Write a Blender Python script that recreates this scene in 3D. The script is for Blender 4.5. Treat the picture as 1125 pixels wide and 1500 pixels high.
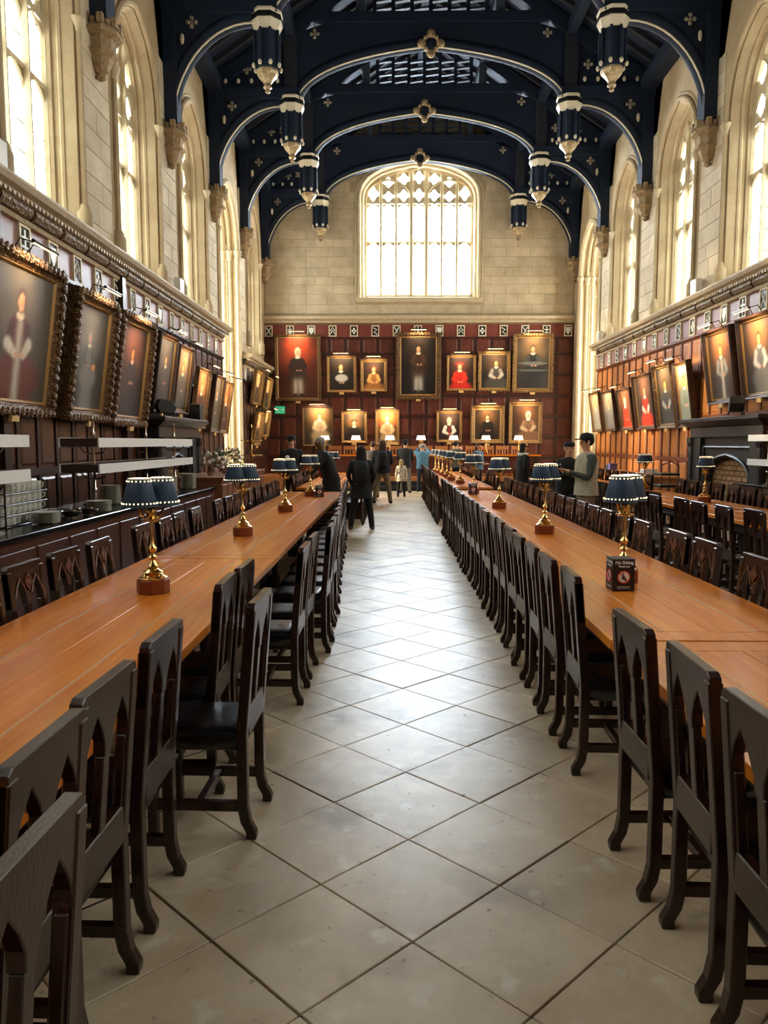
import bpy, bmesh, math, random
import numpy as np
from mathutils import Vector, Matrix
random.seed(7); PI = math.pi
for o in list(bpy.data.objects): bpy.data.objects.remove(o)
C = bpy.context.scene.collection
scene = bpy.context.scene

# ---------------------------------------------------------------- camera, sky, sun, exposure
FPX, EYE = 1083.0, 1.70
PITCH = math.atan(102 / FPX); YAW = math.atan(12.5 / FPX * math.cos(PITCH))
cam = bpy.data.objects.new('camera', bpy.data.cameras.new('camera')); C.objects.link(cam)
cam.location = (0, 0, EYE); cam.rotation_euler = (PI / 2 - PITCH, 0, YAW)
cam.data.sensor_fit = 'VERTICAL'; cam.data.sensor_height = 36.0; cam.data.lens = 36.0 * FPX / 1500
cam.data.clip_start = .05; cam.data.clip_end = 300
scene.camera = cam
world = bpy.data.worlds.new('sky'); scene.world = world; world.use_nodes = True
bg = world.node_tree.nodes['Background']
bg.inputs[0].default_value = (.82, .91, 1.0, 1); bg.inputs[1].default_value = 10.0
scene.view_settings.view_transform = 'Standard'; scene.view_settings.look = 'None'
scene.view_settings.gamma = 1.0; scene.view_settings.use_curve_mapping = False
scene.view_settings.exposure = 3.0

sun = bpy.data.objects.new('sun', bpy.data.lights.new('sun', 'SUN')); C.objects.link(sun)
sun.data.energy = 3.5; sun.data.color = (1, .86, .64); sun.data.angle = math.radians(2.5)
sun.rotation_euler = Vector((12, -2.2, -3.6)).to_track_quat('-Z', 'Y').to_euler()
# the room: left wall, right wall, end wall, trusses
XL, XR, YE, YB, XC = -4.98, 7.0, 29.2, -6.0, 1.01
TR = [12.95, 16.95, 20.95, 24.95, 28.9]
def portal(loc, rot, sx, sy):
    l = bpy.data.lights.new('window_portal', 'AREA'); l.shape = 'RECTANGLE'; l.size = sx; l.size_y = sy
    l.cycles.is_portal = True
    o = bpy.data.objects.new('window_portal', l); C.objects.link(o); o.location = loc; o.rotation_euler = rot
for yc in (-1.05, 2.95, 6.95, 10.95, 14.95, 18.95, 22.95, 26.95):
    tl, tr = yc == 22.95, yc == 26.95
    portal((XL - (1.8 if tl else .6), yc, 5.2 if tl else 7.4), (0, -PI / 2, 0), 7.4 if tl else 4.9, 2.3 if tl else 2.0)
    portal((XR + (1.8 if tr else .6), yc, 5.2 if tr else 7.4), (0, PI / 2, 0), 7.4 if tr else 4.9, 2.3 if tr else 2.0)
portal((XC, YE + .6, 9.8), (-PI / 2, 0, 0), 4.3, 5.0)

# ---------------------------------------------------------------- helpers
def lin(c):
    return tuple(((v / 255) / 12.92 if v / 255 <= .04045 else ((v / 255 + .055) / 1.055) ** 2.4) for v in c[:3]) + (1.0,)
MATS = {}
def mat(name, col, rough=.5, metal=0.0, col2=None, nscale=6.0, ndetail=4.0, stretch=None, bump=0.0, bscale=40.0, emit=None, estr=0.0, coat=0.0, spec=None, voronoi=False, perobj=0.0, world=False):
    m = bpy.data.materials.new(name); m.use_nodes = True; nt = m.node_tree; N = nt.nodes; L = nt.links
    b = N['Principled BSDF']; b.inputs['Roughness'].default_value = rough; b.inputs['Metallic'].default_value = metal
    b.inputs['Base Color'].default_value = lin(col)
    if spec is not None: b.inputs['Specular IOR Level'].default_value = spec
    if coat: b.inputs['Coat Weight'].default_value = coat; b.inputs['Coat Roughness'].default_value = .15
    tc = N.new('ShaderNodeTexCoord'); src = N.new('ShaderNodeNewGeometry').outputs['Position'] if world else tc.outputs['Object']
    if stretch:
        mp = N.new('ShaderNodeMapping'); mp.inputs['Scale'].default_value = stretch; L.new(src, mp.inputs[0]); src = mp.outputs[0]
    colout = None
    if col2 is not None:
        nz = N.new('ShaderNodeTexNoise'); nz.inputs['Scale'].default_value = nscale; nz.inputs['Detail'].default_value = ndetail; nz.inputs['Roughness'].default_value = .65
        L.new(src, nz.inputs['Vector'])
        r = N.new('ShaderNodeValToRGB'); r.color_ramp.elements[0].position = .3; r.color_ramp.elements[1].position = .7
        r.color_ramp.elements[0].color = lin(col); r.color_ramp.elements[1].color = lin(col2)
        L.new(nz.outputs[0], r.inputs[0]); colout = r.outputs[0]
    if perobj:
        oi = N.new('ShaderNodeObjectInfo'); mr = N.new('ShaderNodeMapRange'); mr.inputs[3].default_value = 1 - perobj; mr.inputs[4].default_value = 1 + perobj
        L.new(oi.outputs['Random'], mr.inputs[0]); hs = N.new('ShaderNodeHueSaturation'); L.new(mr.outputs[0], hs.inputs['Value'])
        if colout is None: hs.inputs['Color'].default_value = lin(col)
        else: L.new(colout, hs.inputs['Color'])
        colout = hs.outputs[0]
    if colout is not None: L.new(colout, b.inputs['Base Color'])
    if bump:
        t = N.new('ShaderNodeTexVoronoi' if voronoi else 'ShaderNodeTexNoise'); t.inputs['Scale'].default_value = bscale
        L.new(src, t.inputs['Vector']); bp = N.new('ShaderNodeBump'); bp.inputs['Strength'].default_value = bump; bp.inputs['Distance'].default_value = .02
        L.new(t.outputs[0], bp.inputs['Height']); L.new(bp.outputs[0], b.inputs['Normal'])
    if emit: b.inputs['Emission Color'].default_value = lin(emit); b.inputs['Emission Strength'].default_value = estr
    MATS[name] = m; return m

mat('stone', (160, 137, 102), .85, col2=(188, 168, 134), nscale=1.3, ndetail=8, bump=.2, bscale=14)
mat('stone_block', (178, 160, 128), .85, col2=(206, 190, 162), nscale=2.2, bump=.2, bscale=18, perobj=.1, world=True)
mat('stone_carved', (176, 152, 116), .85, col2=(132, 108, 80), nscale=9, bump=.5, bscale=22, voronoi=True)
mat('stone_pale', (206, 190, 156), .75, col2=(184, 166, 132), nscale=4)
mat('stone_dark', (20, 19, 20), .45, col2=(36, 34, 34), nscale=5, bump=.2, bscale=20)
m = mat('floor_tile', (172, 146, 114), .37, col2=(238, 217, 186), nscale=.9, ndetail=11, bump=.2, bscale=4, perobj=.07, spec=.5, world=True)
nt = m.node_tree; N_, L_ = nt.nodes, nt.links; bs_ = N_['Principled BSDF']; src_ = bs_.inputs['Base Color'].links[0].from_socket; pos_ = N_.new('ShaderNodeNewGeometry').outputs['Position']
for (kind, sc, lo, hi, colr, amt) in (('ShaderNodeTexNoise', 2.1, .56, .74, (96, 76, 58), .55), ('ShaderNodeTexNoise', 19., .66, .74, (60, 48, 38), .6), ('ShaderNodeTexNoise', 6.5, .6, .72, (236, 228, 208), .5)):   # scuffs, pits and worn pale patches
    t = N_.new(kind); t.inputs['Scale'].default_value = sc; t.inputs['Detail'].default_value = 6; L_.new(pos_, t.inputs['Vector'])
    mr = N_.new('ShaderNodeMapRange'); mr.inputs[1].default_value = lo; mr.inputs[2].default_value = hi; mr.inputs[4].default_value = amt; L_.new(t.outputs[0], mr.inputs[0])
    mx = N_.new('ShaderNodeMixRGB'); mx.inputs[2].default_value = lin(colr); L_.new(mr.outputs[0], mx.inputs[0]); L_.new(src_, mx.inputs[1]); src_ = mx.outputs[0]
L_.new(src_, bs_.inputs['Base Color'])
mat('floor_joint', (48, 42, 36), .9)
mat('panel_end', (70, 29, 20), .45, col2=(104, 47, 32), nscale=3, stretch=(5, 5, 1), bump=.08, bscale=9, perobj=.12, world=True)
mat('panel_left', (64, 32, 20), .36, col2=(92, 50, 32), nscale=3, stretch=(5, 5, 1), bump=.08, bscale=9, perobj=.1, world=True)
mat('panel_right_lit', (158, 92, 40), .4, col2=(190, 122, 62), nscale=3, stretch=(5, 5, 1), bump=.08, bscale=9, perobj=.1, world=True)  # warmer, lighter wood: light from the left bay put into the colour
mat('frame_wood_end', (52, 20, 15), .45)
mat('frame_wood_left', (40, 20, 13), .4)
mat('frame_wood_right_lit', (110, 56, 26), .45)  # framing of the right panelling, the same bay light in its colour
mat('frieze_red', (124, 54, 40), .6, col2=(106, 44, 34), nscale=4)
mat('frieze_sky_pink', (150, 112, 104), .45, col2=(132, 96, 90), nscale=3)  # pink is sky light on the frieze, put into its colour
mat('cream', (226, 214, 180), .6)
mat('gilt_cornice', (146, 122, 84), .55, col2=(66, 50, 36), nscale=20, bump=1.0, bscale=22, voronoi=True)
mat('cornice', (196, 180, 150), .6, col2=(170, 152, 124), nscale=8)
mat('roof', (9, 23, 42), .7, col2=(15, 34, 58), nscale=4, bump=.15, bscale=20)  # dark timber with the blue lens haze mixed into its colour
mat('roof_lit', (64, 74, 88), .6, col2=(38, 46, 58), nscale=6, stretch=(1, 6, 6))  # paler roof timber: light on slats and queen posts painted in
mat('roof_post', (30, 33, 42), .6, col2=(48, 46, 50), nscale=6, stretch=(5, 5, 1))
mat('gilt_line', (214, 202, 176), .45)
mat('gilt_boss', (206, 184, 140), .4, col2=(120, 92, 66), nscale=14, metal=.2)
mat('emblem', (188, 176, 150), .6, col2=(104, 92, 84), nscale=18)
mat('table_top', (206, 108, 24), .25, col2=(226, 138, 42), nscale=2.2, ndetail=3, stretch=(12, .5, 1), perobj=.14)  # oak whose orange is deepened by warm light put into the colour
mat('table_inlay', (214, 150, 84), .35)
mat('table_dark', (40, 24, 16), .5)
mat('chair_wood', (34, 17, 11), .26, col2=(52, 27, 18), nscale=5, stretch=(4, 4, 1), bump=.06, bscale=30, perobj=.12)
mat('chair_carving', (112, 70, 46), .45)
mat('leather', (12, 11, 12), .26, col2=(20, 17, 18), nscale=6, bump=.12, bscale=30)
mat('brass', (226, 192, 126), .2, metal=1.0)
mat('chrome', (190, 184, 176), .2, metal=1.0)
mat('lamp_wood', (140, 66, 26), .4, col2=(112, 48, 18), nscale=8, stretch=(1, 1, 5))
mat('shade_navy', (28, 52, 80), .6, col2=(36, 64, 94), nscale=30)
mat('shade_white', (226, 222, 214), .7, emit=(255, 240, 214), estr=.15)
mat('lit_stud', (236, 226, 200), .5, emit=(255, 226, 170), estr=.25)
mat('white_trim', (232, 230, 222), .5)
mat('frame_gilt', (116, 84, 44), .4, col2=(62, 40, 22), nscale=16, metal=.35, bump=.8, bscale=34, voronoi=True)
mat('frame_dark', (70, 44, 26), .4, col2=(44, 26, 16), nscale=9, bump=.3, bscale=30)
mat('frame_gold', (150, 116, 66), .42, col2=(96, 68, 38), nscale=14, metal=.4, bump=.5, bscale=40)
mat('slip', (150, 114, 62), .4, metal=.4)
mat('plaque', (214, 176, 112), .5)
mat('lamp_metal', (44, 36, 30), .35, metal=.6)
mat('bulb', (255, 210, 140), .4, emit=(255, 196, 116), estr=3)
mat('ceramic', (226, 224, 214), .25)
mat('ceramic_grey', (216, 213, 200), .3)
mat('shelf_white', (240, 240, 238), .4)
mat('shelf_end', (62, 44, 36), .5)
mat('counter_front', (66, 34, 24), .4, col2=(86, 46, 32), nscale=3, stretch=(5, 5, 1), perobj=.08)
mat('counter_top', (26, 24, 25), .18)
mat('counter_oak', (118, 66, 40), .45, col2=(140, 84, 54), nscale=3, stretch=(5, 5, 1), perobj=.1)
mat('oak_light', (176, 112, 62), .45, col2=(196, 134, 80), nscale=4, stretch=(4, 4, 1), perobj=.1)
mat('black', (14, 14, 16), .5)
mat('brick', (116, 84, 52), .9, col2=(142, 108, 70), nscale=7, perobj=.2)
mat('mortar', (70, 54, 40), .95)
mat('sign_black', (22, 20, 24), .45)
mat('sign_red', (206, 40, 30), .5)
mat('sign_green', (24, 92, 62), .5, emit=(40, 150, 100), estr=.15)
mat('white', (238, 238, 236), .5)
mat('paper', (232, 226, 212), .7)
mat('leaf', (46, 66, 40), .6, col2=(70, 92, 56), nscale=9)
mat('petal', (226, 216, 206), .6)
mat('skin', (214, 160, 128), .55)
mat('skin_dark', (92, 60, 44), .55)
mat('blue_glass', (90, 90, 150), .3)
for n, c in dict(cloth_black=(18, 18, 21), cloth_navy=(22, 28, 42), cloth_khaki=(146, 124, 96), cloth_grey=(120, 112, 104), cloth_olive=(92, 90, 76), cloth_blue=(104, 156, 190), cloth_cream=(214, 204, 182), cloth_vest=(196, 184, 160), cloth_green=(74, 84, 76), cloth_leather=(34, 36, 42), cloth_red=(170, 30, 40), cloth_jean=(34, 42, 60), cloth_denim=(86, 100, 132), hair_dark=(22, 17, 15), hair_brown=(74, 50, 34), hair_blond=(206, 178, 130), hair_grey=(168, 158, 148), shoe_brown=(120, 92, 66), shoe_black=(22, 20, 20)).items():
    mat(n, c, .8, col2=tuple(int(v * .8) for v in c), nscale=14, bump=.15, bscale=60)
# spotted coat
m = mat('cloth_spots', (222, 212, 190), .8); nt = m.node_tree
v = nt.nodes.new('ShaderNodeTexVoronoi'); v.inputs['Scale'].default_value = 16; tcn = nt.nodes.new('ShaderNodeTexCoord'); nt.links.new(tcn.outputs['Object'], v.inputs['Vector'])
r = nt.nodes.new('ShaderNodeValToRGB'); r.color_ramp.elements[0].color = lin((70, 56, 44)); r.color_ramp.elements[1].color = lin((226, 216, 194)); r.color_ramp.elements[0].position = .28; r.color_ramp.elements[1].position = .36
nt.links.new(v.outputs['Distance'], r.inputs[0]); nt.links.new(r.outputs[0], nt.nodes['Principled BSDF'].inputs['Base Color'])
# canvas: oil paint stored as a colour attribute
m = mat('canvas', (40, 30, 24), .42); nt = m.node_tree
a = nt.nodes.new('ShaderNodeAttribute'); a.attribute_name = 'paint'; nt.links.new(a.outputs['Color'], nt.nodes['Principled BSDF'].inputs['Base Color'])
# leaded window glass
def glassmat(name, tint):
    m = bpy.data.materials.new(name); m.use_nodes = True; nt = m.node_tree; nt.nodes.clear()
    o = nt.nodes.new('ShaderNodeOutputMaterial'); t = nt.nodes.new('ShaderNodeBsdfTransparent'); g = nt.nodes.new('ShaderNodeBsdfGlossy'); x = nt.nodes.new('ShaderNodeMixShader')
    t.inputs[0].default_value = tint + (1,); g.inputs['Roughness'].default_value = .1; x.inputs[0].default_value = .05
    nt.links.new(t.outputs[0], x.inputs[1]); nt.links.new(g.outputs[0], x.inputs[2]); nt.links.new(x.outputs[0], o.inputs[0]); MATS[name] = m
glassmat('glass', (.75, .77, .77)); glassmat('glass_old', (.145, .14, .12)); glassmat('glass_bay', (.22, .2, .16)); glassmat('glass_red', (.85, .3, .25)); glassmat('glass_blue', (.3, .5, .9))

class MB:
    def __init__(s): s.v = []; s.f = []; s.mi = []; s.cur = 0
    def add(s, vs, fs):
        n = len(s.v); s.v += [tuple(p) for p in vs]; s.f += [tuple(i + n for i in f) for f in fs]; s.mi += [s.cur] * len(fs); return s
    def box(s, x0, x1, y0, y1, z0, z1):
        return s.add([(x0, y0, z0), (x1, y0, z0), (x1, y1, z0), (x0, y1, z0), (x0, y0, z1), (x1, y0, z1), (x1, y1, z1), (x0, y1, z1)],
                     [(0, 3, 2, 1), (4, 5, 6, 7), (0, 1, 5, 4), (1, 2, 6, 5), (2, 3, 7, 6), (3, 0, 4, 7)])
    def hexa(s, b, t):   # bottom quad, top quad
        return s.add(list(b) + list(t), [(0, 3, 2, 1), (4, 5, 6, 7), (0, 1, 5, 4), (1, 2, 6, 5), (2, 3, 7, 6), (3, 0, 4, 7)])
    def prism(s, poly, axis, a, b):   # poly in the two other axes (in xyz order)
        def P(p, t): q = list(p); q.insert(axis, t); return q
        n = len(poly)
        return s.add([P(p, a) for p in poly] + [P(p, b) for p in poly],
                     [tuple(range(n))[::-1], tuple(range(n, 2 * n))] + [(i, (i + 1) % n, n + (i + 1) % n, n + i) for i in range(n)])
    def tube(s, pts, r, n=8, closed=False):
        pts = [Vector(p) for p in pts]; m = len(pts); rs = r if isinstance(r, (list, tuple)) else [r] * m
        vs = []; up = None
        for i, p in enumerate(pts):
            a = pts[i - 1] if (i or closed) else p; b = pts[(i + 1) % m] if (i < m - 1 or closed) else p
            t = (b - a).normalized()
            if up is None: up = Vector((0, 0, 1)) if abs(t.z) < .9 else Vector((1, 0, 0))
            x = t.cross(up)
            if x.length < 1e-4: x = t.orthogonal()
            x.normalize(); y = x.cross(t); up = y
            for k in range(n):
                q = 2 * PI * k / n; vs.append(p + (x * math.cos(q) + y * math.sin(q)) * rs[i])
        fs = [(i * n + k, i * n + (k + 1) % n, ((i + 1) % m) * n + (k + 1) % n, ((i + 1) % m) * n + k) for i in range(m if closed else m - 1) for k in range(n)]
        if not closed: fs += [tuple(range(n))[::-1], tuple(range((m - 1) * n, m * n))]
        return s.add(vs, fs)
    def lathe(s, prof, n=16, c=(0, 0, 0), sx=1.0, sy=1.0, ph=0.0):
        vs = [(c[0] + r * sx * math.cos(2 * PI * k / n + ph), c[1] + r * sy * math.sin(2 * PI * k / n + ph), c[2] + z) for r, z in prof for k in range(n)]
        m = len(prof); fs = [(i * n + k, i * n + (k + 1) % n, (i + 1) * n + (k + 1) % n, (i + 1) * n + k) for i in range(m - 1) for k in range(n)]
        fs += [tuple(range(n))[::-1], tuple(range((m - 1) * n, m * n))]
        return s.add(vs, fs)
    def loft(s, rings, n=16):   # rings (z, rx, ry, cx, cy)
        vs = [(cx + rx * math.cos(2 * PI * k / n), cy + ry * math.sin(2 * PI * k / n), z) for z, rx, ry, cx, cy in rings for k in range(n)]
        m = len(rings); fs = [(i * n + k, i * n + (k + 1) % n, (i + 1) * n + (k + 1) % n, (i + 1) * n + k) for i in range(m - 1) for k in range(n)]
        fs += [tuple(range(n))[::-1], tuple(range((m - 1) * n, m * n))]
        return s.add(vs, fs)
    def ball(s, c, r, n=10, m=7):
        rx, ry, rz = r if isinstance(r, (tuple, list)) else (r, r, r)
        return s.lathe([(max(math.sin(PI * i / m), .02), -math.cos(PI * i / m) * rz) for i in range(m + 1)], n, c, rx, ry)
    def mesh(s, name, mats, smooth=None, bevel=0.0):
        me = bpy.data.meshes.new(name); me.from_pydata(s.v, [], s.f)
        for mm in (mats if isinstance(mats, (list, tuple)) else [mats]): me.materials.append(MATS[mm])
        me.polygons.foreach_set('material_index', s.mi)
        bm = bmesh.new(); bm.from_mesh(me); bmesh.ops.recalc_face_normals(bm, faces=bm.faces)
        if bevel:
            ed = [e for e in bm.edges if len(e.link_faces) == 2 and e.calc_face_angle(0) > .5]
            bmesh.ops.bevel(bm, geom=ed, offset=bevel, segments=1, affect='EDGES', clamp_overlap=True)
        bm.to_mesh(me); bm.free()
        if smooth is not None:
            me.polygons.foreach_set('use_smooth', [True] * len(me.polygons)); me.set_sharp_from_angle(angle=math.radians(smooth))
        me.update(); return me
    def build(s, name, mats, parent=None, loc=(0, 0, 0), smooth=None, bevel=0.0):
        return put(name, s.mesh(name, mats, smooth, bevel), parent, loc)
def put(name, me, parent=None, loc=(0, 0, 0), rot=(0, 0, 0)):
    o = bpy.data.objects.new(name, me); C.objects.link(o); o.parent = parent; o.location = loc; o.rotation_euler = rot; return o
def tag(o, label, cat, group=None):
    o['label'] = label; o['category'] = cat
    if group: o['group'] = group
    return o
def thing(name, label, cat, loc=(0, 0, 0), rot=(0, 0, 0), group=None):
    return tag(put(name, None, None, loc, rot), label, cat, group)
def struct(o): o['kind'] = 'structure'; return o
def kids(o):
    return [c for c in bpy.data.objects if c.parent == o]
TREE = {}
def dup(root, loc, rot, label=None, group=None):
    if root.name not in TREE: TREE[root.name] = [(c, kids(c)) for c in kids(root)]
    r = root.copy(); C.objects.link(r); r.location = loc; r.rotation_euler = rot
    if label: r['label'] = label
    if group: r['group'] = group
    for ch, gs in TREE[root.name]:
        c = ch.copy(); C.objects.link(c); c.parent = r
        for g in gs:
            d = g.copy(); C.objects.link(d); d.parent = c
    return r
def box(*a): return MB().box(*a)
ORD = 'first second third fourth fifth sixth seventh eighth ninth tenth eleventh twelfth thirteenth fourteenth fifteenth sixteenth seventeenth eighteenth nineteenth twentieth'.split()
def ordn(i):
    if i < 20: return ORD[i]
    t = ['twenty', 'thirty', 'forty'][(i + 1) // 10 - 2]; u = (i + 1) % 10
    return t + '-' + ORD[u - 1] if u else {'twenty': 'twentieth', 'thirty': 'thirtieth', 'forty': 'fortieth'}[t]
# pixel of the photograph -> point on a plane of the room
_cp, _sp, _cy, _sy = math.cos(PITCH), math.sin(PITCH), math.cos(YAW), math.sin(YAW)
_F = Vector((-_sy * _cp, _cy * _cp, -_sp)); _R = Vector((_cy, _sy, 0)); _U = _R.cross(_F)
def on(axis, val, px, py):
    d = _F * FPX + _R * (px - 562.5) - _U * (py - 750); o = Vector((0, 0, EYE)); return o + d * ((val - o[axis]) / d[axis])

# ---------------------------------------------------------------- floor
floor = struct(box(XL - 2.2, XR + 2.2, YB, YE + .3, -.3, -.012).build('floor', 'floor_joint'))
HX, HY = .345, .327
tm = MB(); g = .0045
tm.hexa([(0, -HY + g, -.03), (HX - g, 0, -.03), (0, HY - g, -.03), (-HX + g, 0, -.03)], [(0, -HY + g, 0), (HX - g, 0, 0), (0, HY - g, 0), (-HX + g, 0, 0)])
tile_me = tm.mesh('tile', 'floor_tile', bevel=.0025)
cells = []
for i in range(-22, 24):
    for j in range(-28, 82):
        if (i + j) % 2: continue
        cx, cy = .07 + HX * i, 2.38 - HY + HY * j + HY
        cy = 2.38 + HY * j + HY; 
        if not (XL + .2 < cx < XR - .2 and -5.5 < cy < 25.6): continue
        cells.append((cx, cy))
vis = [c for c in cells if -2.1 < c[0] < 2.2 and c[1] > 1.6]
vis.sort(key=lambda c: (abs(c[0] - .1) > 1.35, c[1])); near = set(vis[:300])
stuff = MB()
for c in cells:
    dz = random.uniform(-.0025, .001)
    if c in near: put('tile', tile_me, floor, (c[0], c[1], dz), (0, 0, 0))
    else:
        x, y = c
        stuff.add([(x, y - HY + g, dz), (x + HX - g, y, dz), (x, y + HY - g, dz), (x - HX + g, y, dz)], [(0, 1, 2, 3)])
o = stuff.build('distant_tiles', 'floor_tile', floor); o['kind'] = 'stuff'
# dais with three steps at the far end
dais = struct(box(XL - 1, XR + 1.9, 26.6, YE, -.01, .48).build('trim_1', 'oak_light')); 
for k in range(2): box(-1.6, 4.0, 26.0 + .3 * k, 26.61, -.01, .16 + .16 * k).build('step', 'stone_dark', dais)

# ---------------------------------------------------------------- walls with arched windows
def arch(hw, z0, zs, za, n=10, k=.82):
    c = []
    for i in range(n + 1):
        t = i / n; c.append((-hw * ((1 - t) ** 2 + 2 * t * (1 - t)), (1 - t) ** 2 * zs + 2 * t * (1 - t) * (zs + k * (za - zs)) + t * t * za))
    return [(-hw, z0)] + c + [(-x, z) for x, z in c[-2::-1]] + [(hw, z0)]
def wallmap(side, yc):
    if side == 'L': return lambda u, z, d: (XL - d, yc + u, z)
    if side == 'R': return lambda u, z, d: (XR + d, yc + u, z)
    return lambda u, z, d: (XC + u, YE + d, z)
def strip(mb, A, B):
    n = len(A); mb.add(A + B, [(i, i + 1, n + i + 1, n + i) for i in range(n - 1)])
def bay_wall(mb, M, W, zb, zt, P, Q, dep):   # P: outer arch, Q: inner arch at depth dep
    n = len(P); m = (n - 3) // 2; Z = P[0][1]; zs = P[1][1]
    out = []
    for i, (u, z) in enumerate(P):
        if i in (0, 1): out.append((-W, z))
        elif i in (n - 2, n - 1): out.append((W, z))
        else:
            t = (i - 1) / (n - 3); Lh = zt - zs; tot = 2 * Lh + 2 * W; q = t * tot
            out.append((-W, zs + q) if q < Lh else ((-W + q - Lh, zt) if q < Lh + 2 * W else (W, zt - (q - Lh - 2 * W))))
    strip(mb, [M(u, z, 0) for u, z in P], [M(u, z, 0) for u, z in out])
    # make the corners solid
    for s in (-1, 1):
        mb.add([M(s * W, zs, 0), M(s * W, zt, 0), M(s * W * .5, zt, 0)], [(0, 1, 2)])
    if Z > zb: mb.add([M(-W, zb, 0), M(W, zb, 0), M(W, Z, 0), M(-W, Z, 0)], [(0, 1, 2, 3)])
    strip(mb, [M(u, z, 0) for u, z in P], [M(u, z, dep) for u, z in Q])
    mb.add([M(*P[0], 0), M(*P[-1], 0), M(*Q[-1], dep), M(*Q[0], dep)], [(0, 1, 2, 3)])
WN = [0]
def window(M, hw, z0, zs, za, dep, lights, transoms, glass):
    """stone tracery, and one pane for each light"""
    WN[0] += 1; tb = MB(); Pt = arch(hw, z0, zs, za)
    tb.tube([M(u, z, dep) for u, z in Pt], .07, 6); tb.tube([M(-hw, z0, dep), M(hw, z0, dep)], .08, 6)
    w = 2 * hw / lights
    def top(u):
        u = abs(u) / hw; t = 1 - math.sqrt(max(0, u)); t = min(max(t, 0), 1)
        # solve x = hw*((1-t)^2+2t(1-t)) = hw*(1-t^2)
        t = math.sqrt(max(0, 1 - u)); return (1 - t) ** 2 * zs + 2 * t * (1 - t) * (zs + .82 * (za - zs)) + t * t * za
    for i in range(1, lights):
        u = -hw + i * w; a = (.045 if lights < 6 else .085) if lights < 6 or i not in (3, 4) else .125; q = .11 if lights < 6 else .09
        pr = [(-a * .35, -q), (a * .35, -q), (a, -.02), (a, .03), (a * .35, q), (-a * .35, q), (-a, .03), (-a, -.02)]; zz = top(u) - .03
        tb.add([M(u + x, z0, dep + y) for x, y in pr] + [M(u + x, zz, dep + y) for x, y in pr], [(k, (k + 1) % 8, 8 + (k + 1) % 8, 8 + k) for k in range(8)])
    for tz in transoms: tb.tube([M(-hw, tz, dep), M(hw, tz, dep)], .05, 6)
    rows = list(transoms) + [zs - .1]
    for i in range(lights):
        uc = -hw + (i + .5) * w
        for tz in rows:
            tp = min(tz, top(uc) - .15); hh = w * .62
            # cusped head under each transom: pointed arch rib, with solid spandrels
            rib = [(uc - w / 2, tp - hh), (uc - w * .42, tp - hh * .45), (uc - w * .2, tp - hh * .16), (uc, tp), (uc + w * .2, tp - hh * .16), (uc + w * .42, tp - hh * .45), (uc + w / 2, tp - hh)]
            tb.tube([M(u, z, dep) for u, z in rib], .032, 5)
            for s in (-1, 1):
                tb.add([M(uc + s * w / 2, tp - hh, dep), M(uc + s * w * .42, tp - hh * .45, dep), M(uc + s * w * .2, tp - hh * .16, dep), M(uc, tp, dep), M(uc + s * w / 2, tp, dep)], [(0, 1, 2, 3, 4)])
        # pierced tracery plate in the head of the window
        tp = min(rows[-1], top(uc) - .15); H = top(uc) - tp; nc = 2 if H > .95 else 1
        if H > .3:
            for c in range(nc):
                za_, zb_ = tp + H * c / nc, tp + H * (c + 1) / nc; zc = (za_ + zb_) / 2; hu, hz = w / 2, (zb_ - za_) / 2; O, I = [], []
                for q in range(16):
                    an = 2 * PI * q / 16; cs, sn = math.cos(an), math.sin(an); k = 1 / max(abs(cs), abs(sn)); u_ = uc + hu * cs * k
                    O.append(M(u_, min(zc + hz * sn * k, top(u_)), dep - .02)); rr = .66 + .12 * math.cos(4 * an)
                    I.append(M(uc + hu * rr * cs, min(zc + hz * rr * sn, top(uc + hu * rr * cs) - .02), dep - .02))
                tb.add(O + I, [(q, (q + 1) % 16, 16 + (q + 1) % 16, 16 + q) for q in range(16)]); tb.tube(I, .02, 4, closed=True)
    if lights == 7:      # sub-arches over each group of three lights
        for s in (-1, 1):
            c0 = s * 2 * w; hw3 = 1.5 * w
            sa = [(c0 + u, z) for u, z in arch(hw3, zs - .2, zs, zs + .78)]
            tb.tube([M(u, min(z, top(u) - .04), dep - .04) for u, z in sa], .05, 6)
        for s in (-1, 1): tb.tube([M(s * .5 * w, zs - .3, dep - .04), M(s * .5 * w, top(.5 * w) - .03, dep - .04)], .06, 6)
    win = struct(tb.build('window_%d' % WN[0], 'stone_pale', smooth=40))
    for i in range(lights):
        a, b = -hw + i * w, -hw + (i + 1) * w
        zz = [z0] + list(transoms)
        for k, za_ in enumerate(zz):
            zt_ = zz[k + 1] if k + 1 < len(zz) else None
            if zt_: poly = [(a, za_), (b, za_), (b, zt_), (a, zt_)]
            else: poly = [(a, za_), (b, za_), (b, top(b)), ((a + b) / 2, top((a + b) / 2)), (a, top(a))]
            MB().add([M(u, z, dep + .01) for u, z in poly], [tuple(range(len(poly)))]).build('pane', glass, win)
            # lead bars
            lb = MB(); top_ = zt_ or top((a + b) / 2)
            n = int((top_ - za_) / .42)
            for q in range(1, n): lb.tube([M(a, za_ + q * .42, dep), M(b, za_ + q * .42, dep)], .008, 4)
            if n > 1: lb.build('lead_bar', 'black', win)
    return win
blockmesh = {}
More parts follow.
